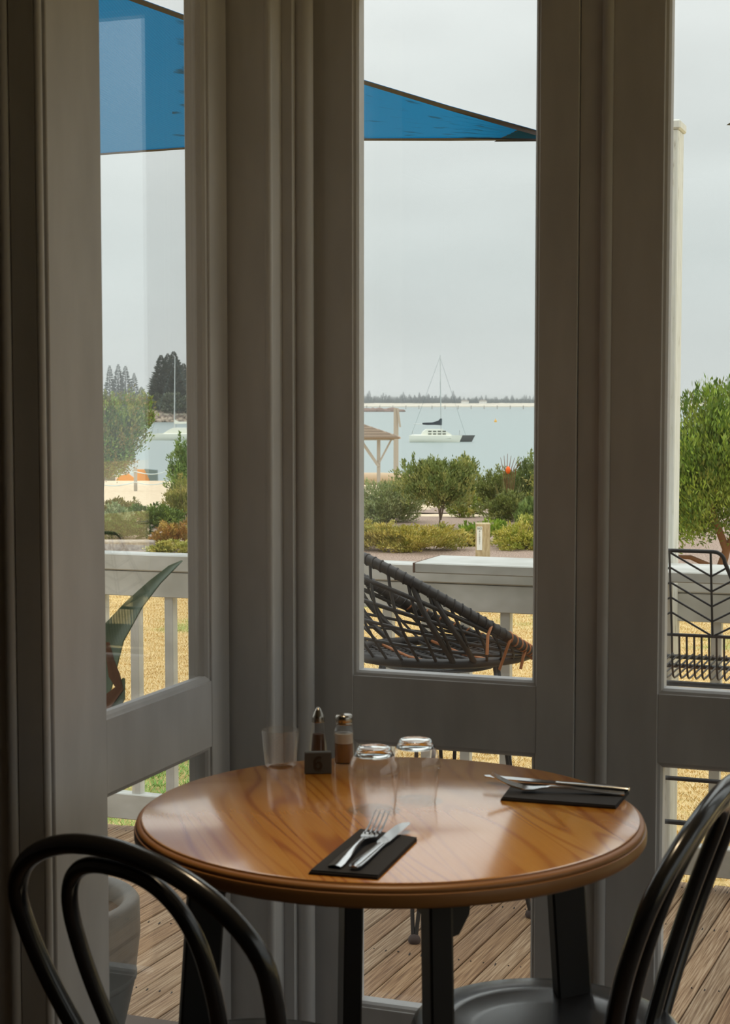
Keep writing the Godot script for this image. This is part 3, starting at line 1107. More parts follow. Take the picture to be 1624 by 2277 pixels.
# ---------------------------------------------------------------- bar stools on the deck
func stools() -> void:
	# woven rattan bucket
	var yaw := 0.83
	var t := thing("rattan_stool", "black rattan bucket stool with peeling tan binding outside the middle door", "bar stool", Vector3(-1.305, 0, -4.065), -yaw)
	var rim := func(th: float) -> Vector3: return Vector3(0.276 * sin(th), 0.664 + 0.301 * pow((1.0 - cos(th)) / 2.0, 1.16), -0.271 * cos(th) + 0.007)
	var low := func(th: float) -> Vector3: return Vector3(0.205 * sin(th), 0.672 + 0.006 * (1.0 - cos(th)) / 2.0, -0.24 * cos(th) - 0.026)
	# wall of the bucket between low hoop (k = 0) and rim (k = 1), bulging out
	var wall := func(th: float, k: float) -> Vector3:
		var a: Vector3 = low.call(th)
		var b: Vector3 = rim.call(th)
		var p := a.lerp(b, k)
		var o := Vector3(sin(th), 0, -cos(th)) * 0.045 * sin(PI * k) * clampf((b.y - a.y) / 0.2, 0.0, 1.0)
		return p + o
	var pts := []
	for i in 72:
		pts.append(rim.call(TAU * i / 72.0))
	var g := G.new()
	g.tube(pts, 0.0135, 10, true)
	obj("rim", g, M.rattan, t)
	pts = []
	for i in 64:
		pts.append(low.call(TAU * i / 64.0))
	g = G.new()
	g.tube(pts, 0.0125, 10, true)
	obj("seat_hoop", g, M.rattan, t)
	# uprights leaning, and the cross strands
	for i in 30:
		var th := 0.42 + (TAU - 0.84) * i / 29.0
		pts = []
		for k in 9:
			pts.append(wall.call(th + 0.22 * (k / 8.0 - 0.5) * signf(PI - th), k / 8.0))
		g = G.new()
		g.tube(pts, 0.0040, 6)
		obj("strand", g, M.rattan, t)
	for k in [0.22, 0.42, 0.62, 0.82]:
		pts = []
		var edge: float = 0.35 + k * 0.6
		for i in 46:
			pts.append(wall.call(lerpf(edge, TAU - edge, i / 45.0), k))
		g = G.new()
		g.tube(pts, 0.0042 if k != 0.82 else 0.006, 6)
		obj("cross_strand", g, M.rattan, t)
	for s in [-1.0, 1.0]:
		for q in [[0.9, 2.3], [1.5, 2.75]]:
			pts = []
			for k in 11:
				pts.append(wall.call(PI + s * lerpf(q[0] * 0.3 + 0.75, q[1] * 0.3 + 0.05, k / 10.0) * 1.3, k / 10.0))
			g = G.new()
			g.tube(pts, 0.0075, 8)
			obj("brace", g, M.rattan, t)
	for i in 15:
		var x := -0.18 + 0.36 * i / 14.0
		var zz := 0.24 * sqrt(1.0 - pow(x / 0.206, 2.0))
		pts = []
		for k in 7:
			var f := k / 6.0
			pts.append(Vector3(x, 0.674 - 0.014 * sin(PI * f), lerpf(-zz, zz, f) - 0.026))
		g = G.new()
		g.tube(pts, 0.0044, 6)
		obj("seat_strand", g, M.rattan, t)
	for i in 12:
		var z := -0.21 + 0.42 * i / 11.0
		var xx := 0.205 * sqrt(1.0 - pow(z / 0.242, 2.0))
		g = G.new()
		g.tube([Vector3(-xx, 0.675, z - 0.026), Vector3(0, 0.667, z - 0.026), Vector3(xx, 0.675, z - 0.026)], 0.0042, 6)
		obj("seat_strand", g, M.rattan if i % 4 else M.rattan_bare, t)
	# binding: rings round the rim, tan where the black has worn off
	for i in 84:
		var th := TAU * i / 84.0
		var p: Vector3 = rim.call(th)
		var d: Vector3 = (rim.call(th + 0.03) - rim.call(th - 0.03)).normalized()
		var side := d.cross(Vector3.UP).normalized()
		var up := side.cross(d)
		pts = []
		for j in 10:
			var a := TAU * j / 10.0
			pts.append(p + side * cos(a) * 0.0138 + up * sin(a) * 0.0138 + d * 0.004 * sin(a))
		g = G.new()
		g.tube(pts, 0.0028, 5, true, Vector2(1.0, 0.7))
		var worn := (th > 0.35 and th < 1.25) or (th > 2.62 and th < 2.9) or (th > 4.9 and th < 5.9 and i % 2 == 0)
		obj("binding", g, M.rattan_bare if worn else M.rattan, t)
	for q in [[1.15, -0.02, 0.075], [1.4, 0.02, 0.06], [0.85, 0.01, 0.045]]:
		var p: Vector3 = rim.call(q[0])
		g = G.new()
		g.tube([p + Vector3(0.013, 0.006, 0.01), p + Vector3(0.03, -0.014, 0.028), p + Vector3(0.02 + q[1], -q[2], 0.035)], 0.0045, 6, false, Vector2(0.35, 1.0))
		obj("loose_cane", g, M.rattan_bare, t)
	# base: a ring and four hairpin legs
	pts = []
	for i in 40:
		var a := TAU * i / 40.0
		pts.append(Vector3(cos(a) * 0.15, 0.648, sin(a) * 0.15 - 0.02))
	g = G.new()
	g.tube(pts, 0.006, 8, true)
	obj("base_ring", g, M.wire, t)
	pts = []
	for i in 40:
		var a := TAU * i / 40.0
		pts.append(Vector3(cos(a) * 0.185, 0.31, sin(a) * 0.185 - 0.02))
	for k in 4:
		# towards the viewer, right, away and left
		var a := -PHI + yaw + PI / 2 * (k + 1) + 0.12
		var d := Vector3(cos(a), 0, sin(a))
		var side := Vector3(-d.z, 0, d.x)
		var foot := d * 0.265 + Vector3(0, -0.014, 0)
		for s in [-1.0, 1.0]:
			g = G.new()
			g.tube([d * 0.15 + side * s * 0.03 + Vector3(0, 0.65, -0.02 * (1.0 - 0.0)), d * 0.25 + side * s * 0.008 + Vector3(0, 0.05, 0), foot + side * s * 0.003], 0.0055, 8)
			obj("leg_rod", g, M.wire, t)
		g = G.new()
		g.lathe([Vector2(0.0, -0.006), Vector2(0.014, -0.006), Vector2(0.0165, 0.0), Vector2(0.014, 0.008), Vector2(0.009, 0.014), Vector2(0.0, 0.016)], 14)
		var f := obj("foot", g, M.rubber, t)
		f.position = foot

	# wire stool with a chevron back; it faces the ledge
	t = thing("wire_stool", "black wire bar stool with a chevron patterned back outside the right door", "bar stool", Vector3(-0.604, 0, -3.65))
	var back := func(x: float, y: float) -> Vector3: return Vector3(x, y, 0.018 + 0.05 * (y - 0.815) / 0.2)
	var half := func(y: float) -> float: return lerpf(0.187, 0.118, clampf((y - 0.815) / 0.175, 0.0, 1.0))
	pts = [back.call(-0.187, 0.815)]
	for i in 7:
		var y := lerpf(0.83, 0.985, i / 6.0)
		pts.append(back.call(-half.call(y), y))
	for i in 5:
		var a := PI / 2 * (i + 1) / 5.0
		pts.append(back.call(-0.120 + 0.024 * (1.0 - cos(a)), 0.985 + 0.023 * sin(a)))
	for i in range(pts.size() - 1, -1, -1):
		pts.append(pts[i] * Vector3(-1, 1, 1))
	g = G.new()
	g.tube(pts, 0.0046, 8)
	obj("back_frame", g, M.wire, t)
	for x in [-0.09, 0.0, 0.09]:
		g = G.new()
		g.tube([back.call(x, 1.006), back.call(x, 0.91), back.call(x, 0.815)], 0.0026, 8)
		obj("spine", g, M.wire, t)
	for k in 5:
		var y := 0.952 - 0.0342 * k
		for s in [-1.0, 1.0]:
			g = G.new()
			g.tube([back.call(0, y + 0.052), back.call(s * 0.09, y)], 0.0023, 6)
			obj("chevron_wire", g, M.wire, t)
			g = G.new()
			g.tube([back.call(s * 0.09, y), back.call(s * half.call(y + 0.02), y + 0.02 * (half.call(y) - 0.09) / 0.04)], 0.0023, 6)
			obj("chevron_wire", g, M.wire, t)
	g = G.new()
	g.tube([back.call(-0.187, 0.815), back.call(0, 0.815), back.call(0.187, 0.815)], 0.0038, 8)
	obj("band", g, M.wire, t)
	for i in 23:
		var x := -0.181 + 0.362 * i / 22.0
		g = G.new()
		g.tube([back.call(x, 0.815), Vector3(x, 0.77, 0.012), Vector3(x, 0.735, 0.004), Vector3(x, 0.718, -0.006), Vector3(x, 0.711, -0.024), Vector3(x, 0.709, -0.06), Vector3(x, 0.708, -0.4)], 0.0024, 6)
		obj("seat_wire", g, M.wire, t)
	for q in [[0.0, 0.0065], [-0.25, 0.0055], [-0.39, 0.0055]]:
		g = G.new()
		g.tube([Vector3(-0.19, 0.702, q[0]), Vector3(0.19, 0.702, q[0])], q[1], 8)
		obj("seat_bar", g, M.wire, t)
	pts = [Vector3(-0.2, 0.39, 0.02), Vector3(0.2, 0.39, 0.02), Vector3(0.2, 0.39, -0.41), Vector3(-0.2, 0.39, -0.41)]
	for k in 4:
		var d: Vector3 = pts[k] + Vector3(0, 0, 0.195)
		g = G.new()
		g.tube([Vector3(d.x * 0.92, 0.7, d.z * 0.92 - 0.195), Vector3(d.x * 1.1, -0.02, d.z * 1.1 - 0.195)], 0.007, 10)
		obj("leg", g, M.wire, t)
		g = G.new()
		g.tube([pts[k], pts[(k + 1) % 4]], 0.0058, 8)
		obj("footrest", g, M.wire, t)


# ---------------------------------------------------------------- planter with an agave
func strap(pts: Array, wide: Array, normal: Vector3, cup: float) -> G:
	var g := G.new()
	var rows := []
	var m := pts.size()
	for i in m:
		var d: Vector3 = (pts[mini(i + 1, m - 1)] - pts[maxi(i - 1, 0)]).normalized()
		var s := d.cross(normal).normalized()
		var nn := s.cross(d).normalized()
		var row := []
		for j in 7:
			var k := (j / 6.0 - 0.5) * 2.0
			row.append(pts[i] + s * k * wide[i] + nn * cup * wide[i] * k * k)
		rows.append(row)
	g.sheet(rows, normal)
	var back := []
	for row in rows:
		var r := []
		for p in row:
			r.append(p - normal * 0.003)
		back.append(r)
	g.sheet(back, -normal)
	return g

func planter() -> void:
	var at := Vector3(-1.637, 0, -2.65)
	var t := thing("planter_pot", "large grey glazed planter pot on the deck outside the left door", "planter", at + Vector3(0, -0.02, 0))
	var g := G.new()
	g.lathe([Vector2(0.0, 0.0), Vector2(0.1, 0.0), Vector2(0.115, 0.012), Vector2(0.15, 0.12), Vector2(0.178, 0.24), Vector2(0.19, 0.34), Vector2(0.189, 0.4), Vector2(0.182, 0.408), Vector2(0.166, 0.408), Vector2(0.158, 0.402), Vector2(0.155, 0.37), Vector2(0.0, 0.37)], 56)
	obj("bowl", g, M.pot, t)
	g = G.new()
	g.lathe([Vector2(0.156, 0.372), Vector2(0.1, 0.38), Vector2(0.0, 0.388)], 32)
	obj("soil", g, M.soil, t)
	g = G.new()
	g.lathe([Vector2(0.1795, 0.25), Vector2(0.183, 0.254), Vector2(0.183, 0.26), Vector2(0.181, 0.264)], 56)
	obj("raised_band", g, M.pot, t)
	t = thing("agave_plant", "broad leaved agave with a dried stalk in the grey planter", "plant", at + Vector3(0, 0.366, 0))
	var o := at + Vector3(0, 0.366, 0)
	var lift := func(list: Array) -> Array: return list.map(func(p): return p - o)
	var lead: Array = lift.call([Vector3(-1.6, 0.38, -2.63), Vector3(-1.545, 0.55, -2.64), Vector3(-1.527, 0.723, -2.656), Vector3(-1.517, 0.804, -2.681), Vector3(-1.506, 0.883, -2.707), Vector3(-1.484, 0.942, -2.757), Vector3(-1.466, 0.982, -2.806), Vector3(-1.452, 1.010, -2.854), Vector3(-1.444, 1.022, -2.878)])
	var nrm := (-aside * 0.5 - ahead * 0.8 + Vector3(0, 0.35, 0)).normalized()
	obj("leaf", strap(lead, [0.02, 0.028, 0.034, 0.038, 0.036, 0.022, 0.014, 0.009, 0.001], nrm, 0.35), M.agave, t)
	var second: Array = lift.call([Vector3(-1.62, 0.38, -2.64), Vector3(-1.545, 0.66, -2.62), Vector3(-1.525, 0.710, -2.635), Vector3(-1.489, 0.752, -2.649), Vector3(-1.463, 0.790, -2.658), Vector3(-1.457, 0.822, -2.660)])
	obj("leaf", strap(second, [0.02, 0.024, 0.026, 0.024, 0.016, 0.002], nrm, 0.3), M.agave, t)
	var dry: Array = lift.call([Vector3(-1.475, 0.892, -2.634), Vector3(-1.468, 0.86, -2.634), Vector3(-1.461, 0.832, -2.638), Vector3(-1.452, 0.806, -2.641), Vector3(-1.471, 0.781, -2.634), Vector3(-1.5, 0.755, -2.63)])
	g = strap(dry, [0.003, 0.008, 0.012, 0.010, 0.014, 0.010], nrm, 0.6)
	obj("dried_leaf", g, M.dry_leaf, t)
	for k in 5:
		var a := PI + 0.75 + (k - 2) * 0.55
		var d := Vector3(cos(a), 0, sin(a))
		var pts := []
		var wd := []
		for i in 9:
			var f := i / 8.0
			pts.append(d * (0.03 + 0.32 * f * f + 0.1 * f) + Vector3(0, 0.01 + 0.62 * f - 0.28 * f * f, 0))
			wd.append(0.04 * pow(1.0 - f, 0.6) + 0.001)
		obj("leaf", strap(pts, wd, (Vector3.UP - d * 0.6).normalized(), 0.4), M.agave if k % 2 else M.agave_dark, t)


# ---------------------------------------------------------------- shade sails
func sails() -> void:
	var up := [Vector3(-1.599, 2.401, -6.338), Vector3(-1.851, 2.450, -5.956), Vector3(-2.072, 2.497, -5.585), Vector3(-2.271, 2.553, -5.223), Vector3(-2.396, 2.586, -4.887), Vector3(-2.511, 2.614, -4.556), Vector3(-2.613, 2.635, -4.229), Vector3(-2.711, 2.654, -3.904)]
	var lo := [Vector3(-1.599, 2.366, -6.338), Vector3(-1.970, 2.384, -6.338), Vector3(-2.351, 2.405, -6.335), Vector3(-2.751, 2.408, -6.325), Vector3(-3.108, 2.412, -6.330), Vector3(-3.522, 2.406, -6.315), Vector3(-3.911, 2.402, -6.309), Vector3(-4.379, 2.391, -6.274)]
	var o: Vector3 = up[0]
	var t := thing("shade_sail", "blue triangular shade sail stretched above the deck", "shade sail", o)
	var rows := []
	for i in up.size():
		var row := []
		for j in 9:
			row.append((up[i] as Vector3).lerp(lo[i], j / 8.0) - o - Vector3(0, 0.012 * sin(PI * j / 8.0) * i / 7.0, 0))
		rows.append(row)
	var g := G.new()
	g.sheet(rows, Vector3.DOWN)
	obj("cloth", g, M.sail, t)
	for line in [up, lo]:
		var ribbon := []
		for i in line.size():
			var other: Vector3 = (lo if line == up else up)[i] - line[i]
			var into := other.normalized() * minf(0.042, other.length() * 0.5)
			ribbon.append([line[i] - o - Vector3(0, 0.002, 0), line[i] + into - o - Vector3(0, 0.004, 0)])
		g = G.new()
		g.sheet(ribbon, Vector3.DOWN)
		obj("webbing", g, M.sail_edge, t)
	g = G.new()
	g.xf.origin = -o
	g.sheet([[up[0] - Vector3(0, 0.006, 0), lo[0] - Vector3(0, 0.006, 0)], [(up[0] as Vector3).lerp(up[1], 0.2) - Vector3(0, 0.006, 0), (lo[0] as Vector3).lerp(lo[1], 0.5) - Vector3(0, 0.006, 0)]], Vector3.DOWN)
	obj("corner_patch", g, M.sail_edge, t)
	g = G.new()
	g.tube([Vector3(0, -0.017, 0), Vector3(0.22, 0.02, 0.02)], 0.004, 8)
	obj("tie_wire", g, M.alloy, t)
	# the corner of a second sail at the right edge
	t = thing("shade_sail", "tip of a grey shade sail at the right edge of the sky", "shade sail", Vector3(-0.978, 2.507, -7.099))
	g = G.new()
	g.sheet([[Vector3(0, 0, 0), Vector3(0.001, 0.001, 0)], [Vector3(1.2, 0.75, 0.1), Vector3(1.3, 0.0, -0.9)]], Vector3.DOWN)
	obj("cloth", g, M.sail_grey, t)


# ---------------------------------------------------------------- plants
func crown(size: Vector3, count: int, long: float, wide: float, cols: Array, upright := 0.3, low := 0.12, clump := 0.2, hollow := 0.45) -> G:
	var g := G.new()
	var lin := cols.map(func(q): return q.srgb_to_linear() * 1.42)
	count = int(count * 1.9)
	var groups := maxi(10, count / 26)
	# a crown of several uneven lobes, with sprigs that stand out of it
	var lobes := []
	for k in 9:
		var a := TAU * k / 9.0 + rng.randf() * 0.6
		var r := sqrt(rng.randf()) * 0.5
		var h := rng.randf_range(0.1 if low < 0.08 else 0.28, 0.68)
		lobes.append([Vector3(cos(a) * r, low + (1.0 - low) * h, sin(a) * r), rng.randf_range(0.2, 0.36)])
	lobes.append([Vector3(0, low + (1.0 - low) * 0.45, 0), 0.42])
	for k in groups:
		var lobe: Array = lobes[rng.randi() % 10]
		var d := Vector3(rng.randfn(), rng.randfn(), rng.randfn()).normalized()
		var m: Vector3 = lobe[0] + d * lobe[1] * pow(rng.randf(), hollow * 0.8) * Vector3(1, 1, 1)
		m = Vector3(m.x * size.x, clampf(m.y, 0.02, 1.04) * size.y, m.z * size.z)
		var q: Color = lin[rng.randi() % lin.size()]
		q = q.lerp(lin[rng.randi() % lin.size()], rng.randf() * 0.6)
		var out := (m - Vector3(0, size.y * 0.25, 0)).normalized()
		var sprig := rng.randf() < 0.16
		for i in 26:
			var r := Vector3(rng.randfn(), rng.randfn(), rng.randfn()) * clump * 0.3
			if sprig:
				r = Vector3(r.x * 0.3, i / 26.0 * clump * 1.1, r.z * 0.3)
			var p := m + r * size * 0.55
			var f := (out * 0.6 + Vector3(rng.randf_range(-1, 1), rng.randf_range(-0.6, 1) + upright * 2.0, rng.randf_range(-1, 1)) * 0.7).normalized()
			var s := f.cross(Vector3(rng.randf_range(-1, 1), rng.randf_range(-1, 1), rng.randf_range(-1, 1))).normalized()
			var b := rng.randf_range(0.75, 1.3)
			g.col = Color(q.r * b, q.g * b, q.b * b)
			g.leaf(p, f, s, long * rng.randf_range(0.7, 1.45), wide * 1.3)
	return g

func stems(size: Vector3, count: int, r: float, bare := 0.35) -> G:
	var g := G.new()
	for k in count:
		var a := TAU * k / count + rng.randf()
		var d := Vector3(cos(a) * size.x, 0, sin(a) * size.z) * 0.36 * rng.randf_range(0.4, 1.0)
		var y := size.y * rng.randf_range(0.6, 0.9)
		g.tube([Vector3(d.x * 0.05, -0.05, d.z * 0.05), Vector3(d.x * bare, y * 0.45, d.z * bare), Vector3(d.x, y, d.z)], [r, r * 0.7, r * 0.25], 6)
	return g

func bush(called: String, label: String, bearing: float, d: float, size: Vector3, count: int, long: float, wide: float, cols: Array, more := {}) -> Node3D:
	var t := thing(called, label, more.get("category", "shrub"), spot(bearing, d), -PHI * 0.0 + 0.35, more.get("group", "shrubs in the garden"))
	obj("foliage", crown(size, count, long, wide, cols, more.get("upright", 0.3), more.get("low", 0.05), more.get("clump", 0.22), more.get("hollow", 0.45)), M.foliage, t, true)
	obj("stem", stems(size, more.get("stems", 5), more.get("thick", 0.006)), M.get(more.get("bark", "grey_bark")), t)
	return t

func garden() -> void:
	var olive := [rgb(112, 118, 58), rgb(142, 140, 72), rgb(90, 100, 48), rgb(158, 146, 90)]
	var lush := [rgb(86, 110, 56), rgb(112, 136, 72), rgb(68, 90, 44), rgb(132, 150, 88)]
	var deep := [rgb(58, 84, 38), rgb(78, 106, 46), rgb(46, 66, 30)]
	var gold := [rgb(162, 148, 74), rgb(142, 134, 62), rgb(180, 164, 98), rgb(122, 122, 56)]
	var rust := [rgb(160, 120, 64), rgb(142, 102, 54), rgb(168, 142, 76), rgb(118, 98, 50)]
	var silver := [rgb(126, 140, 104), rgb(150, 162, 128), rgb(104, 118, 84), rgb(172, 180, 150)]
	var yellow := [rgb(160, 154, 76), rgb(142, 142, 66), rgb(180, 170, 100), rgb(116, 122, 54)]
	# seen through the left door
	bush("clipped_bush", "dense dark green rounded bush behind the stone kerb", -545, 21.4, Vector3(0.62, 0.36, 0.6), 5200, 0.03, 0.014, deep, {"clump": 0.16})
	bush("rusty_bush", "orange brown low bush right of the stone kerb", -440, 19.9, Vector3(0.46, 0.36, 0.42), 3800, 0.028, 0.012, rust, {"clump": 0.18})
	bush("ground_cover", "yellow green ground cover at the garden edge below the rusty bush", -412, 19.2, Vector3(0.72, 0.2, 0.4), 3600, 0.03, 0.012, yellow)
	bush("green_bush", "mid green spreading bush behind the rusty bush", -458, 23.2, Vector3(0.62, 0.38, 0.6), 4400, 0.034, 0.014, [rgb(86, 108, 44), rgb(112, 128, 60), rgb(64, 84, 36)])
	bush("wispy_bush", "wispy yellow olive bush with bare twigs at the right of the left door", -400, 23.8, Vector3(0.7, 0.76, 0.5), 4200, 0.036, 0.010, olive, {"upright": 0.5, "stems": 9})
	bush("brown_bush", "olive brown scrubby bush behind the clipped bush", -548, 24.6, Vector3(0.66, 0.36, 0.6), 3400, 0.036, 0.012, [rgb(128, 118, 70), rgb(104, 98, 52), rgb(150, 138, 96)])
	bush("silver_bush", "silvery grey green small bush above the clipped bush", -548, 22.6, Vector3(0.34, 0.42, 0.3), 2000, 0.032, 0.011, silver, {"upright": 0.6})
	bush("leafy_bush", "lush green leafy bush in front of the sea at the left door", -376, 30.0, Vector3(0.95, 1.42, 0.8), 10000, 0.06, 0.020, lush, {"clump": 0.2})
	bush("leafy_bush", "yellow green bush below the lush one, left door", -390, 27.5, Vector3(0.62, 0.62, 0.5), 5000, 0.045, 0.014, olive, {"upright": 0.5})
	var tree := bush("round_tree", "bushy small tree in front of the pines at the left", -578, 33.0, Vector3(1.3, 1.72, 1.2), 15000, 0.06, 0.022, [rgb(96, 122, 52), rgb(124, 140, 66), rgb(122, 104, 58), rgb(82, 96, 44)], {"category": "tree", "thick": 0.035, "low": 0.02})
	tree.position.y += 0.72
	var bole := G.new()
	bole.tube([Vector3(-0.12, -0.8, 0), Vector3(-0.08, -0.3, 0), Vector3(0.0, 0.3, 0)], [0.05, 0.042, 0.034], 8)
	obj("trunk", bole, M.grey_bark, tree)
	# seen through the middle door
	bush("silver_bush", "grey green feathery bush at the left of the middle door", 42, 24.2, Vector3(1.05, 0.76, 0.7), 9000, 0.045, 0.011, [rgb(128, 138, 96), rgb(150, 158, 116), rgb(104, 116, 76), rgb(138, 138, 100)], {"upright": 0.4, "stems": 9})
	var c := bush("small_tree", "dark green open shrub with a thin trunk in the middle of the garden", 168, 22.9, Vector3(0.92, 0.9, 0.8), 10000, 0.045, 0.014, [rgb(104, 116, 62), rgb(126, 134, 78), rgb(84, 98, 50), rgb(142, 140, 82)], {"upright": 0.5, "stems": 8, "low": 0.1})
	c.position.y += 0.2
	var trunk := G.new()
	trunk.tube([Vector3(-0.03, -0.22, 0), Vector3(0.0, 0.0, 0.0), Vector3(0.02, 0.25, 0.0)], [0.011, 0.010, 0.008], 8)
	obj("trunk", trunk, M.grey_bark, c)
	var tuft := G.new()
	for k in 900:
		var a := rng.randf() * TAU
		var o := Vector3(cos(a), 0, sin(a))
		tuft.col = [rgb(150, 150, 60), rgb(178, 172, 84), rgb(120, 126, 48)][k % 3].srgb_to_linear() * rng.randf_range(0.8, 1.2)
		var p := o * rng.randf() * 0.18
		var e := (o * rng.randf_range(0.2, 1.1) + Vector3.UP).normalized()
		tuft.leaf(p, e, Vector3(-o.z, 0, o.x), rng.randf_range(0.35, 0.62), 0.016)
		tuft.leaf(p + e * 0.4, (e + o * 0.9 + Vector3(0, -0.6, 0)).normalized(), Vector3(-o.z, 0, o.x), 0.25, 0.014)
	var tt := thing("grass_tussock", "arching yellow green grass tussock beside the shelter post", "grass", spot(84, 38.0), 0.0, "shrubs in the garden")
	tt.position.y += 0.1
	obj("blades", tuft, M.foliage, tt, true).set_meta("kind", "stuff")
	bush("leafy_bush", "light green shrub tips against the sea behind the dark shrub", 212, 26.0, Vector3(0.6, 1.0, 0.5), 3000, 0.045, 0.018, [rgb(140, 150, 70), rgb(116, 130, 60), rgb(160, 152, 84)], {"stems": 10, "clump": 0.14})
	bush("hedge_bush", "broad olive green bush right of the dark shrub", 296, 27.0, Vector3(1.05, 0.8, 0.6), 9000, 0.045, 0.014, [rgb(108, 116, 62), rgb(130, 134, 78), rgb(88, 96, 52)], {"stems": 8})
	bush("hedge_bush", "green bush at the right of the middle door by the flax", 372, 26.0, Vector3(0.62, 1.08, 0.6), 7000, 0.045, 0.014, [rgb(100, 114, 66), rgb(124, 134, 80), rgb(82, 94, 54)], {"stems": 8})
	bush("grassy_bush", "grassy green bush at the right edge of the middle door", 372, 23.6, Vector3(0.36, 0.42, 0.4), 2600, 0.07, 0.010, [rgb(104, 122, 68), rgb(128, 144, 84), rgb(84, 100, 54)], {"upright": 0.8})
	bush("feathery_bush", "bright green feathery plant behind the timber bollard", 262, 20.6, Vector3(0.42, 0.32, 0.4), 2600, 0.05, 0.010, [rgb(122, 146, 52), rgb(146, 160, 66), rgb(98, 120, 44)], {"upright": 0.6})
	bush("ground_cover", "wide golden green ground cover at the left of the middle door", 100, 19.6, Vector3(1.2, 0.36, 0.8), 9500, 0.034, 0.012, gold)
	bush("ground_cover", "golden ground cover beside the timber bollard on its left", 233, 20.2, Vector3(0.26, 0.22, 0.26), 1500, 0.03, 0.012, gold)
	bush("ground_cover", "golden green ground cover at the right of the timber bollard", 352, 19.8, Vector3(0.62, 0.44, 0.7), 6200, 0.034, 0.012, [rgb(158, 152, 70), rgb(142, 144, 62), rgb(120, 130, 54), rgb(178, 166, 90)])
	bush("hedge_bush", "low olive bush at the foot of the flax with the orange bloom", 326, 24.3, Vector3(0.62, 0.52, 0.4), 4200, 0.045, 0.013, [rgb(110, 118, 64), rgb(134, 136, 80), rgb(90, 98, 54)], {"stems": 6})
	# flax with spikes and an orange flower
	var fl := thing("flax_plant", "spiky dark flax with tall stalks and one orange bloom", "plant", spot(322, 25.0))
	var g := G.new()
	for k in 120:
		var a := rng.randf() * TAU
		var o := Vector3(cos(a), 0, sin(a))
		g.col = [rgb(88, 96, 48), rgb(120, 122, 66), rgb(150, 138, 84), rgb(66, 74, 38)][k % 4].srgb_to_linear()
		g.leaf(o * rng.randf() * 0.08, (o * rng.randf_range(0.05, 0.55) + Vector3.UP).normalized(), Vector3(-o.z, 0, o.x), rng.randf_range(0.45, 0.8), 0.014)
	obj("blades", g, M.foliage, fl, true).set_meta("kind", "stuff")
	for k in 7:
		g = G.new()
		var x := (k - 3) * 0.035
		g.tube([Vector3(x * 0.4, 0.3, 0), Vector3(x, 0.8, 0.02), Vector3(x * 1.6 + 0.03, 1.02 - 0.03 * absf(k - 2), 0.03)], [0.006, 0.006, 0.003], 6)
		obj("stalk", g, M.bark, fl)
	g = G.new()
	g.ball(Vector3(0.0, 0.77, 0.09), Vector3(0.038, 0.06, 0.038), 10, 6)
	obj("orange_bloom", g, M.orange, fl)
	# seen through the right door
	var rt := thing("garden_tree", "large bright green bushy tree with a reddish trunk at the right", "tree", spot(800, 15.5))
	var sz := Vector3(1.5, 1.68, 1.3)
	var cr := crown(sz, 30000, 0.055, 0.013, [rgb(92, 116, 42), rgb(118, 140, 56), rgb(70, 94, 36), rgb(134, 148, 70), rgb(104, 108, 50)], 0.5, 0.06, 0.2, 0.6)
	var fo := obj("foliage", cr, M.foliage, rt, true)
	fo.position.y = 0.36
	g = G.new()
	g.tube([Vector3(-0.06, -0.1, 0), Vector3(-0.03, 0.18, 0), Vector3(0.03, 0.4, 0), Vector3(-0.1, 0.75, 0.05), Vector3(-0.25, 1.2, 0.1)], [0.06, 0.05, 0.04, 0.03, 0.015], 10)
	g.tube([Vector3(0.03, 0.4, 0), Vector3(0.18, 0.7, 0), Vector3(0.3, 1.1, -0.1)], [0.038, 0.028, 0.012], 10)
	g.tube([Vector3(-0.03, 0.2, 0), Vector3(-0.3, 0.32, 0.05), Vector3(-0.55, 0.33, 0.1)], [0.03, 0.022, 0.012], 8)
	obj("trunk", g, M.bark, rt)
	bush("rusty_bush", "rust brown dry low plant under the bright green tree", 712, 15.2, Vector3(0.4, 0.2, 0.3), 1500, 0.03, 0.012, [rgb(150, 92, 56), rgb(120, 80, 50), rgb(170, 120, 80)])

	# the bed goes on behind the posts of the doors
	var between := [[-300.0, 20.5, 0.9, 0.4, 0, "golden ground cover behind the corner post, nearest the left door"], [-190.0, 20.0, 1.0, 0.34, 0, "golden ground cover behind the corner post, nearest the middle door"], [-310.0, 25.5, 1.0, 0.8, 1, "olive bush behind the corner post, nearest the left door"], [-210.0, 24.0, 1.1, 0.7, 1, "olive bush in the middle behind the corner post"], [-90.0, 25.0, 1.1, 0.85, 1, "olive bush behind the corner post, nearest the middle door"], [-60.0, 20.2, 0.9, 0.34, 0, "golden ground cover behind the left stile of the middle door"], [450.0, 20.0, 0.9, 0.4, 0, "golden ground cover behind the right stile of the middle door"], [470.0, 25.0, 1.2, 0.95, 1, "olive bush behind the right stile of the middle door"], [580.0, 23.0, 1.1, 0.8, 1, "olive bush behind the stile of the right door"]]
	for q in between:
		bush("ground_cover" if q[4] == 0 else "hedge_bush", q[5], q[0], q[1], Vector3(q[2], q[3], 0.7), 5000, 0.04, 0.014, gold if q[4] == 0 else olive)

	# stone kerb, bollard, log, rope posts
	var kerb := thing("stone_kerb", "grey stone kerb block at the garden edge on the left", "kerb", spot(-471, 19.5), PHI)
	g = G.new()
	g.box(Vector3(-1.2, -0.05, -0.3), Vector3(0.0, 0.135, 0.0), 0.012)
	obj("block", g, M.stone, kerb)
	var bol := thing("timber_bollard", "square timber bollard carrying a white no alcohol plate", "bollard", spot(263, 18.0), PHI - 0.05)
	g = G.new()
	g.box(Vector3(-0.08, -0.1, -0.08), Vector3(0.08, 0.47, 0.08), 0.008)
	obj("post", g, M.timber_post, bol)
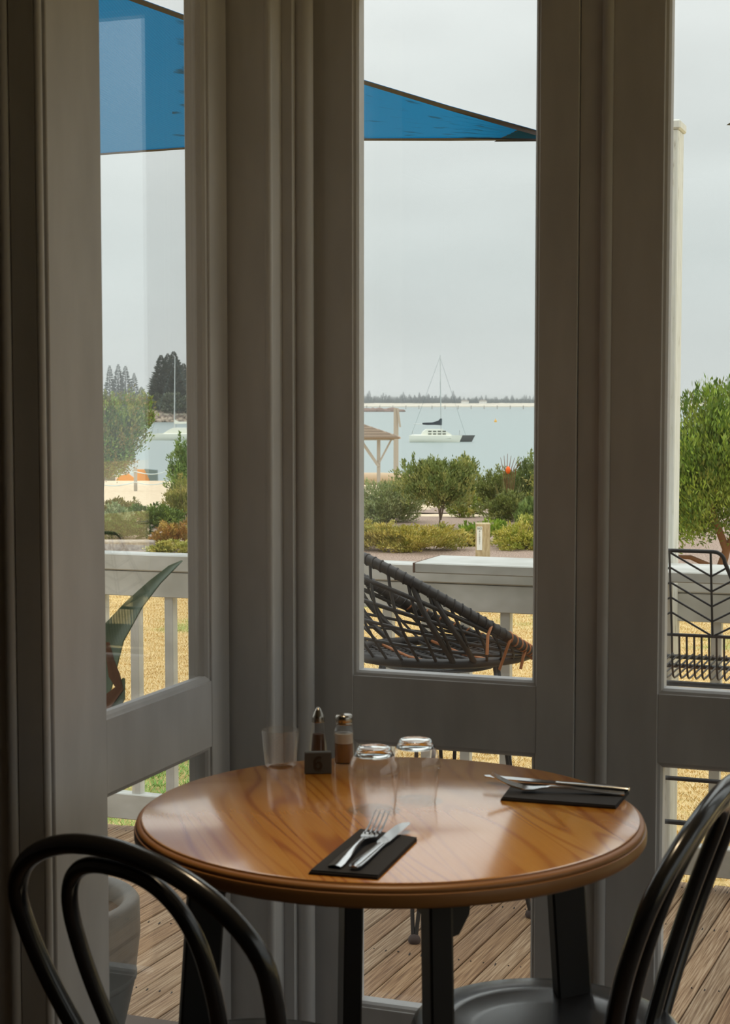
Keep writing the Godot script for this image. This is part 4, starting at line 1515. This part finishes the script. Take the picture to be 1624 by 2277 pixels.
	g = G.new()
	g.box(Vector3(-0.068, 0.175, 0.08), Vector3(-0.008, 0.435, 0.084), 0.002)
	var plate := obj("plate", g, M.plate, bol)
	var font := SystemFont.new()
	font.font_names = PackedStringArray(["Droid Sans"])
	var words := ["NO", "A", "L", "C", "O", "H", "O", "L"]
	for i in words.size():
		var tm := TextMesh.new()
		tm.text = words[i]
		tm.font = font
		tm.font_size = 32
		tm.pixel_size = 0.0011 if i == 0 else 0.00068
		tm.depth = 0.002
		var w := obj("letter", tm, M.ink, plate)
		w.position = Vector3(-0.038, 0.415 if i == 0 else 0.385 - 0.0225 * (i - 1), 0.0855)
	var lg := thing("driftwood_log", "long pale log lying at the edge of the beach", "log", spot(40, 58.0), PHI)
	g = G.new()
	g.tube([Vector3(-2.5, 0.22, 0), Vector3(0, 0.22, 0), Vector3(0.95, 0.2, 0), Vector3(1.0, 0.2, 0)], [0.22, 0.22, 0.2, 0.15], 14)
	obj("trunk", g, M.log, lg)
	var rp: Array[Vector3] = []
	for q in [[-612.0, 0.78], [-511.0, 0.75], [-425.0, 0.86], [-330.0, 0.8]]:
		var p := thing("rope_post", ["pale rope post hidden behind the left door frame", "pale timber rope post in front of the yellow digger", "pale timber rope post beside the lush green bush", "pale rope post hidden behind the corner post"][rp.size()], "post", spot(q[0], 54.0), 0.3, "rope posts on the beach")
		g = G.new()
		g.tube([Vector3(0, -0.2, 0), Vector3(0, q[1], 0), Vector3(0, q[1] + 0.03, 0)], [0.06, 0.06, 0.04], 10)
		obj("shaft", g, M.timber_grey, p)
		rp.append(p.position + Vector3(0, q[1], 0))
	for k in 3:
		for drop in [0.1, 0.45]:
			var pts := []
			for i in 11:
				var f := i / 10.0
				pts.append(rp[k].lerp(rp[k + 1], f) - Vector3(0, drop + 0.14 * sin(PI * f), 0) - ahead * 0.07)
			g = G.new()
			g.tube(pts, 0.016, 6)
			var r := obj("rope", g, M.rope)
			tag(r, "%s slack pale rope %s" % ["upper" if drop < 0.3 else "lower", ["at the far left of the rope posts", "between the two rope posts in view", "right of the rope posts behind the bush"][k]], "rope", "ropes on the beach")

	# picnic shelter with a slatted roof
	var sh := thing("picnic_shelter", "timber beach shelter with a slatted shingle roof", "shelter", spot(-30, 55.0), PHI)
	# local x to the right, y up; corner of the eave at the right
	for x in [-1.0, 0.92]:
		for z in [0.0, -1.3]:
			g = G.new()
			g.box(Vector3(x - 0.055, -0.2, z - 0.055), Vector3(x + 0.055, 1.72, z + 0.055), 0.01)
			obj("post", g, M.timber_grey, sh)
	for s in [[0.92, -1.0, 0.55], [0.92, 1.0, 0.55]]:
		g = G.new()
		var len: float = 0.62 if s[1] < 0 else 0.42
		g.beam(Vector3(0.92, 0.78 + (0.1 if s[1] > 0 else 0.0), 0.06), Vector3(0.92 + s[1] * len, 1.68, 0.06), 0.05, 0.1 if s[1] < 0 else 0.06)
		obj("brace", g, M.timber_grey, sh)
	g = G.new()
	g.box(Vector3(-1.3, 1.66, -0.05), Vector3(1.45, 1.76, 0.05), 0.01)
	obj("eave_beam", g, M.timber_grey, sh)
	for k in 12:
		var f := k / 12.0
		var hw := lerpf(1.62, 0.12, f)
		var y := lerpf(1.76, 2.28, f)
		var zz := lerpf(0.35, -0.62, f)
		g = G.new()
		g.xf = Transform3D(Basis(Vector3.RIGHT, -0.42), Vector3(0.0, y, zz))
		g.prism(PackedVector2Array([Vector2(-hw, -0.02), Vector2(hw, -0.02), Vector2(hw - 0.11, 0.025), Vector2(-hw + 0.11, 0.025)]), -0.065, 0.065)
		obj("roof_slat", g, M.shingle if k % 2 else M.shingle_dark, sh)
		g = G.new()
		g.xf = Transform3D(Basis(Vector3.UP, -PI / 2) * Basis(Vector3.RIGHT, -0.42), Vector3(lerpf(1.6, 0.1, f), y, -0.65))
		var hd := lerpf(1.0, 0.08, f)
		g.prism(PackedVector2Array([Vector2(-hd, -0.02), Vector2(hd, -0.02), Vector2(hd - 0.08, 0.025), Vector2(-hd + 0.08, 0.025)]), -0.065, 0.065)
		obj("roof_slat", g, M.shingle_dark if k % 2 else M.shingle, sh)
	var pole := thing("timber_pole", "tall grey timber pole behind the shelter roof", "pole", spot(69, 62.0))
	g = G.new()
	g.tube([Vector3(0, -0.2, 0), Vector3(0, 2.72, 0)], [0.1, 0.095], 12)
	obj("shaft", g, M.timber_grey, pole)
	g = G.new()
	g.beam(Vector3(0.1, 2.7, 0.1), Vector3(0.2, 2.0, 0.1), 0.05, 0.06)
	obj("hanging_slat", g, M.timber_grey, pole)

	# yellow digger at work below the bank
	var dg := thing("yellow_digger", "yellow excavator working on the beach behind the trees", "digger", spot(-530, 74.0, -0.4) , PHI)
	g = G.new()
	g.box(Vector3(-1.7, 0.1, -0.6), Vector3(-0.5, 0.55, 0.6), 0.08)
	obj("track", g, M.hull_dark, dg)
	g = G.new()
	g.box(Vector3(-1.6, 0.55, -0.6), Vector3(-0.4, 1.25, 0.6), 0.06)
	obj("body", g, M.digger, dg)
	g = G.new()
	g.box(Vector3(-1.05, 0.85, 0.3), Vector3(-0.35, 1.75, 0.75), 0.05)
	var cab := obj("cab", g, M.white_wall, dg)
	g = G.new()
	g.box(Vector3(-0.98, 1.15, 0.74), Vector3(-0.42, 1.62, 0.765), 0.01)
	obj("cab_window", g, M.boat_glass, cab)
	g = G.new()
	g.xf.origin = Vector3(0, 0, 0.9)
	g.prism(PackedVector2Array([Vector2(-0.5, 1.0), Vector2(-0.2, 1.5), Vector2(0.1, 1.62), Vector2(1.05, 0.95), Vector2(1.0, 0.8), Vector2(0.2, 1.25), Vector2(-0.3, 0.9)]), -0.1, 0.1)
	obj("boom", g, M.digger, dg)
	g = G.new()
	g.xf.origin = Vector3(0, 0, 0.95)
	g.prism(PackedVector2Array([Vector2(0.55, 1.75), Vector2(1.0, 1.75), Vector2(1.2, 1.1), Vector2(1.0, 0.7), Vector2(0.55, 1.15)]), -0.14, 0.0)
	obj("arm", g, M.digger, dg)
	g = G.new()
	g.xf.origin = Vector3(0, 0, 1.0)
	g.prism(PackedVector2Array([Vector2(0.95, 1.78), Vector2(1.5, 1.72), Vector2(1.52, 1.15), Vector2(1.3, 1.05)]), -0.25, 0.2)
	obj("bucket", g, M.digger_grey, dg)


# ---------------------------------------------------------------- far shore
func pine(h: float, w: float, layers: int, arms: int, dense := 3) -> G:
	var g := G.new()
	g.tube([Vector3(0, -1, 0), Vector3(0, h * 0.98, 0)], [h * 0.018, h * 0.003], 6)
	for i in layers:
		var f := float(i) / layers
		var y := h * (0.08 + 0.92 * f)
		var l := w * 0.5 * pow(1.0 - f, 0.75) * rng.randf_range(0.82, 1.1) + h * 0.006
		for k in arms:
			var a := TAU * (k + rng.randf_range(-0.3, 0.3)) / arms + i * 0.7
			var d := Vector3(cos(a), rng.randf_range(-0.05, 0.25), sin(a)).normalized()
			var s := Vector3(-d.z, 0, d.x).normalized()
			g.leaf(Vector3(0, y, 0), d, s, l, l * 0.34 + h * 0.006)
			if dense > 1:
				g.leaf(Vector3(0, y, 0) + d * l * 0.3, (d + Vector3(0, 0.25, 0)).normalized(), Vector3(0, 1, 0), l * 0.7, h * 0.035)
			for j in dense - 2:
				g.leaf(Vector3(0, y, 0) + d * l * rng.randf_range(0.3, 0.7), (d + s * rng.randf_range(-0.8, 0.8) + Vector3(0, 0.4, 0)).normalized(), s, l * 0.45, h * 0.028)
	return g

func shore() -> void:
	var sea_y := -4.67
	var put := func(bearing: float, d: float, y: float) -> Vector3:
		var p := aside * (bearing * d / FOCAL) + ahead * d
		p.y = y
		return p
	# breakwater at the left with its rocks
	var bank := thing("breakwater", "rock breakwater with a sandy top across the water on the left", "breakwater", put.call(-520.0, 505.0, sea_y), PHI)
	var g := G.new()
	g.prism(PackedVector2Array([Vector2(-60, -1), Vector2(60, -1), Vector2(60, 3.9), Vector2(-60, 3.9)]), -30, -3)
	g.prism(PackedVector2Array([Vector2(-60, -1), Vector2(60, -1), Vector2(60, 2.6), Vector2(-60, 2.6)]), -3.2, 2)
	obj("sand_bank", g, M.far_sand, bank)
	var shapes: Array[ArrayMesh] = []
	for k in 6:
		g = G.new()
		g.ball(Vector3.ZERO, Vector3(1.0, 0.62, 0.8), 6, 4, 0.22, rng)
		shapes.append(g.mesh())
	for i in 240:
		var row := i % 6
		var o := obj("rock", shapes[rng.randi() % 6], M.rock if rng.randf() < 0.6 else M.rock_dark, bank)
		o.position = Vector3(lerpf(-22, 26, (i / 6) / 39.0) + rng.randf_range(-0.7, 0.7), 0.1 + row * 0.52 + rng.randf_range(-0.2, 0.2), 4.4 - row * 0.75 + rng.randf_range(-0.3, 0.3))
		o.rotation = Vector3(rng.randf(), rng.randf() * TAU, rng.randf())
		var s := rng.randf_range(0.7, 1.25)
		o.scale = Vector3(s, s, s)
	# the pines on it
	var big := [[-452.0, 512.0, 17.2, 12.0, "left hand big Norfolk pine of the dark clump at the left door"], [-437.0, 520.0, 18.0, 11.0, "middle big Norfolk pine of the dark clump at the left door"], [-424.0, 512.0, 18.4, 13.0, "right hand big Norfolk pine of the dark clump, behind the white mast"], [-402.0, 530.0, 15.0, 12.0, "Norfolk pine half hidden by the left door frame"]]
	for q in big:
		var t := thing("norfolk_pine", q[4], "tree", put.call(q[0], q[1], sea_y + 3.8), rng.randf() * 6.0, "pines on the breakwater")
		obj("crown", pine(q[2], q[3], 34, 12, 5), M.pine_tree, t)
	var small := [[-566.0, 640.0, 17.0, 8.0, "leftmost of the slim pines behind the bushy tree"], [-547.0, 640.0, 17.5, 9.0, "second of the slim pines behind the bushy tree"], [-531.0, 640.0, 16.8, 10.0, "third of the slim pines behind the bushy tree"], [-512.0, 640.0, 14.0, 7.0, "thin pine standing apart between the two groups"], [-496.0, 640.0, 8.5, 8.0, "low pine just left of the dark clump"]]
	for q in small:
		var t := thing("norfolk_pine", q[4], "tree", put.call(q[0], q[1], sea_y + 3.8), rng.randf() * 6.0, "pines on the breakwater")
		obj("crown", pine(q[2], q[3], 24, 9, 3), M.pine_tree, t)
	for q in [[-545.0, 600.0, 24.0, 6.0, "dark scrub under the slim pines at the left"], [-500.0, 560.0, 20.0, 5.0, "dark scrub between the pine groups"], [-425.0, 505.0, 22.0, 5.5, "dark scrub at the foot of the big pines"]]:
		var t := thing("scrub", q[4], "shrub", put.call(q[0], q[1], sea_y + 3.4), 0.0, "scrub on the breakwater")
		obj("foliage", crown(Vector3(q[2], q[3], 6.0), 3200, 1.0, 0.5, [rgb(72, 80, 66), rgb(92, 98, 78), rgb(60, 66, 54)], 0.2, 0.0, 0.2), M.foliage, t, true)
	# far side of the bay
	g = G.new()
	var rows := []
	for i in 3:
		var row := []
		for j in 41:
			var p: Vector3 = put.call(lerpf(-900.0, 1300.0, j / 40.0), [2150.0, 2186.0, 2260.0][i], sea_y + [0.0, 3.0, 5.5][i])
			row.append(p)
		rows.append(row)
	g.sheet(rows)
	struct("far_beach", g, M.far_sand, "thin pale beach on the far side of the bay")
	g = G.new()
	rows = []
	var hill := field(0.02, 3, 91)
	for i in 3:
		var row := []
		for j in 121:
			var p: Vector3 = put.call(lerpf(-900.0, 1300.0, j / 120.0), [2250.0, 2290.0, 2700.0][i], sea_y + [4.0, 8.5 + 2.0 * hill.get_noise_1d(j * 3.0), 11.0][i])
			row.append(p)
		rows.append(row)
	g.sheet(rows)
	struct("far_land", g, M.far_land, "low dark land on the far side of the bay")
	var kinds: Array[ArrayMesh] = []
	for k in 5:
		kinds.append(pine([13.0, 15.0, 17.0, 11.0, 12.5][k], [9.0, 9.5, 10.0, 11.0, 8.5][k], 16, 9, 3).mesh())
	for i in 110:
		var b := lerpf(-14.0, 378.0, i / 109.0) + rng.randf_range(-2.0, 2.0)
		var o := obj("far_pine", kinds[rng.randi() % 5], M.far_tree)
		o.position = put.call(b, 2240.0 + rng.randf_range(0, 30), sea_y + 4.5)
		o.rotation.y = rng.randf() * TAU
		var s := rng.randf_range(0.75, 1.1) * (1.0 if b < 215.0 else 0.72)
		o.scale = Vector3(s, s, s)
		tag(o, "small hazy pine in the tree line across the bay", "tree", "pines across the bay")
	for q in [[222.0, "pale roofed house among the far pines, left of the two"], [262.0, "small white house among the far pines, right of the two"]]:
		var t := thing("far_house", q[1], "house", put.call(q[0], 2230.0, sea_y + 4.4), PHI, "houses across the bay")
		g = G.new()
		g.box(Vector3(-5, -1, -3), Vector3(5, 3.0, 3))
		obj("wall", g, M.white_wall, t)
		g = G.new()
		g.prism(PackedVector2Array([Vector2(-6, 3.0), Vector2(6, 3.0), Vector2(3, 5.2), Vector2(-3, 5.2)]), -3.6, 3.6)
		obj("roof", g, M.roof, t)
	# long jetty
	var j := thing("jetty", "long thin jetty on piles in front of the far shore", "jetty", put.call(180.0, 1500.0, sea_y), PHI)
	g = G.new()
	g.box(Vector3(-150, 1.9, -1.5), Vector3(160, 2.5, 1.5))
	obj("deck", g, M.far_sand, j)
	for k in 26:
		g = G.new()
		g.box(Vector3(-0.35, -1.0, -0.35), Vector3(0.35, 3.3, 1.7))
		var o := obj("pile", g, M.timber_grey, j)
		o.position.x = -145 + 12.0 * k
	# rocky point at the left of the middle door
	var pt := thing("rocky_point", "low reddish rocky point behind the grey pole", "rocks", put.call(30.0, 1050.0, sea_y), PHI)
	g = G.new()
	for k in 26:
		g.ball(Vector3(rng.randf_range(-22, 14), 0.4, rng.randf_range(-3, 3)), Vector3(4.0, rng.randf_range(1.2, 2.6), 3.0), 7, 4, 0.2, rng)
	obj("rock_mass", g, M.rock_red, pt).set_meta("kind", "stuff")


# sea haze lying over the bay, from beyond the beach to the far land
func haze() -> void:
	var f := FogVolume.new()
	f.name = "sea_haze"
	f.shape = RenderingServer.FOG_VOLUME_SHAPE_BOX
	f.size = Vector3(3600, 130, 2700)
	var m := FogMaterial.new()
	m.density = 0.00026
	m.albedo = rgb(240, 244, 244)
	f.material = m
	f.position = ahead * 1480.0 + Vector3(0, 55, 0)
	f.rotation.y = PHI
	add_child(f, true)
	f.set_meta("kind", "stuff")
	tag(f, "thin pale sea haze over the bay and the far shore", "haze")


# ---------------------------------------------------------------- boats
func hull(long: float, beam: float, deep: float, m: Material, parent: Node3D, x0 := 0.0, z0 := 0.0, called := "hull") -> void:
	var rows := []
	for i in 15:
		var f := i / 14.0
		var w := beam * 0.5 * minf(1.0, pow(sin(PI * (0.12 + 0.88 * (1.0 - f)) * 0.5) , 0.7)) if f > 0.3 else beam * 0.5 * (0.82 + 0.18 * f / 0.3)
		if i == 14:
			w = 0.02
		var row := []
		for q in [[1.0, 1.0], [1.0, 0.55], [0.8, 0.15], [0.35, -0.25], [0.0, -0.35], [-0.35, -0.25], [-0.8, 0.15], [-1.0, 0.55], [-1.0, 1.0]]:
			row.append(Vector3(x0 + (f - 0.5) * long + (q[1] * 0.06 * long * maxf(0.0, f - 0.75) * 4.0), q[1] * deep, z0 + q[0] * w))
		rows.append(row)
	var g := G.new()
	g.sheet(rows, Vector3.UP, Vector3(x0, deep * 0.6, z0))
	var top := []
	for row in rows:
		top.append([row[0], row[8]])
	g.sheet(top, Vector3.UP)
	var back: Array = rows[0]
	g.sheet([[back[0], back[1], back[2], back[3], back[4]], [back[8], back[7], back[6], back[5], back[4]]], Vector3.LEFT)
	obj(called, g, m, parent)

func catamaran(label: String, at: Vector3, turn: float, mast: float, cover: Material, dark_end: bool) -> void:
	var t := thing("catamaran", label, "boat", at, turn, "catamarans moored in the bay")
	hull(7.6, 1.5, 1.05, M.hull, t, -0.6, 1.5)
	hull(8.6, 1.5, 1.0, M.hull_dark if dark_end else M.hull, t, 1.0, -1.9)
	var g := G.new()
	g.box(Vector3(-4.0, 0.55, -2.2), Vector3(2.0, 1.1, 2.0), 0.1)
	obj("bridge_deck", g, M.hull, t)
	g = G.new()
	g.prism(PackedVector2Array([Vector2(-2.6, 1.0), Vector2(2.2, 1.0), Vector2(1.4, 1.55), Vector2(0.6, 1.95), Vector2(-1.8, 1.95), Vector2(-2.3, 1.6)]), -1.5, 1.7)
	var cab := obj("cabin", g, M.hull, t)
	for row in 2:
		for k in 4:
			g = G.new()
			var x := -1.55 + 0.72 * k
			g.box(Vector3(x, 1.16 + 0.38 * row, 1.68), Vector3(x + 0.52, 1.36 + 0.38 * row, 1.73), 0.02)
			obj("window", g, M.boat_glass, cab)
	g = G.new()
	g.tube([Vector3(0.5, 1.0, 0), Vector3(0.3, mast, 0)], [0.09, 0.06], 8)
	obj("mast", g, M.alloy, t)
	g = G.new()
	g.tube([Vector3(0.45, 2.6, 0), Vector3(-3.8, 2.75, 0)], 0.06, 8)
	obj("boom", g, M.alloy, t)
	if cover:
		g = G.new()
		g.prism(PackedVector2Array([Vector2(0.6, 2.55), Vector2(0.62, 3.55), Vector2(0.4, 3.6), Vector2(0.05, 3.25), Vector2(-0.9, 2.98), Vector2(-1.9, 2.95), Vector2(-2.4, 2.9), Vector2(-2.3, 2.65), Vector2(-1.6, 2.58), Vector2(-0.6, 2.6)]), -0.16, 0.16)
		obj("sail_cover", g, cover, t)
	else:
		g = G.new()
		g.prism(PackedVector2Array([Vector2(0.5, 2.6), Vector2(0.5, 3.3), Vector2(-0.2, 2.95), Vector2(-3.4, 2.9), Vector2(-3.4, 2.65)]), -0.16, 0.16)
		obj("furled_sail", g, M.hull, t)
	for q in [[Vector3(4.2, 1.1, 0), 0.97], [Vector3(0.4, 1.1, 2.2), 0.7], [Vector3(-4.0, 1.2, 0), 0.98]]:
		g = G.new()
		g.tube([Vector3(0.3, mast * q[1], 0), q[0]], 0.018, 5)
		obj("stay", g, M.digger_grey, t)
	for x in [-3.8, 3.4]:
		g = G.new()
		g.tube([Vector3(x, 1.0, 2.1), Vector3(x, 1.75, 2.1), Vector3(x, 1.75, -2.0), Vector3(x, 1.0, -2.0)], 0.03, 6)
		obj("guard_rail", g, M.alloy, t)

func boats() -> void:
	var sea_y := -4.67
	var p := aside * (162.0 * 248.0 / FOCAL) + ahead * 248.0
	p.y = sea_y
	catamaran("cream catamaran with a dark sail cover moored in the middle of the bay", p, PHI, 13.2, M.sail_cover, true)
	p = aside * (-417.0 * 262.0 / FOCAL) + ahead * 262.0
	p.y = sea_y
	catamaran("white catamaran half hidden behind the lush bush at the left", p, PHI + PI, 13.4, null, false)
	p = aside * (290.0 * 500.0 / FOCAL) + ahead * 500.0
	p.y = sea_y
	var b := thing("buoy", "small orange marker buoy floating right of the cream catamaran", "buoy", p)
	var g := G.new()
	g.lathe([Vector2(0.0, -0.3), Vector2(0.42, -0.2), Vector2(0.45, 0.3), Vector2(0.25, 0.7), Vector2(0.08, 0.8), Vector2(0.06, 1.15), Vector2(0.0, 1.16)], 12)
	obj("float", g, M.yellow, b)
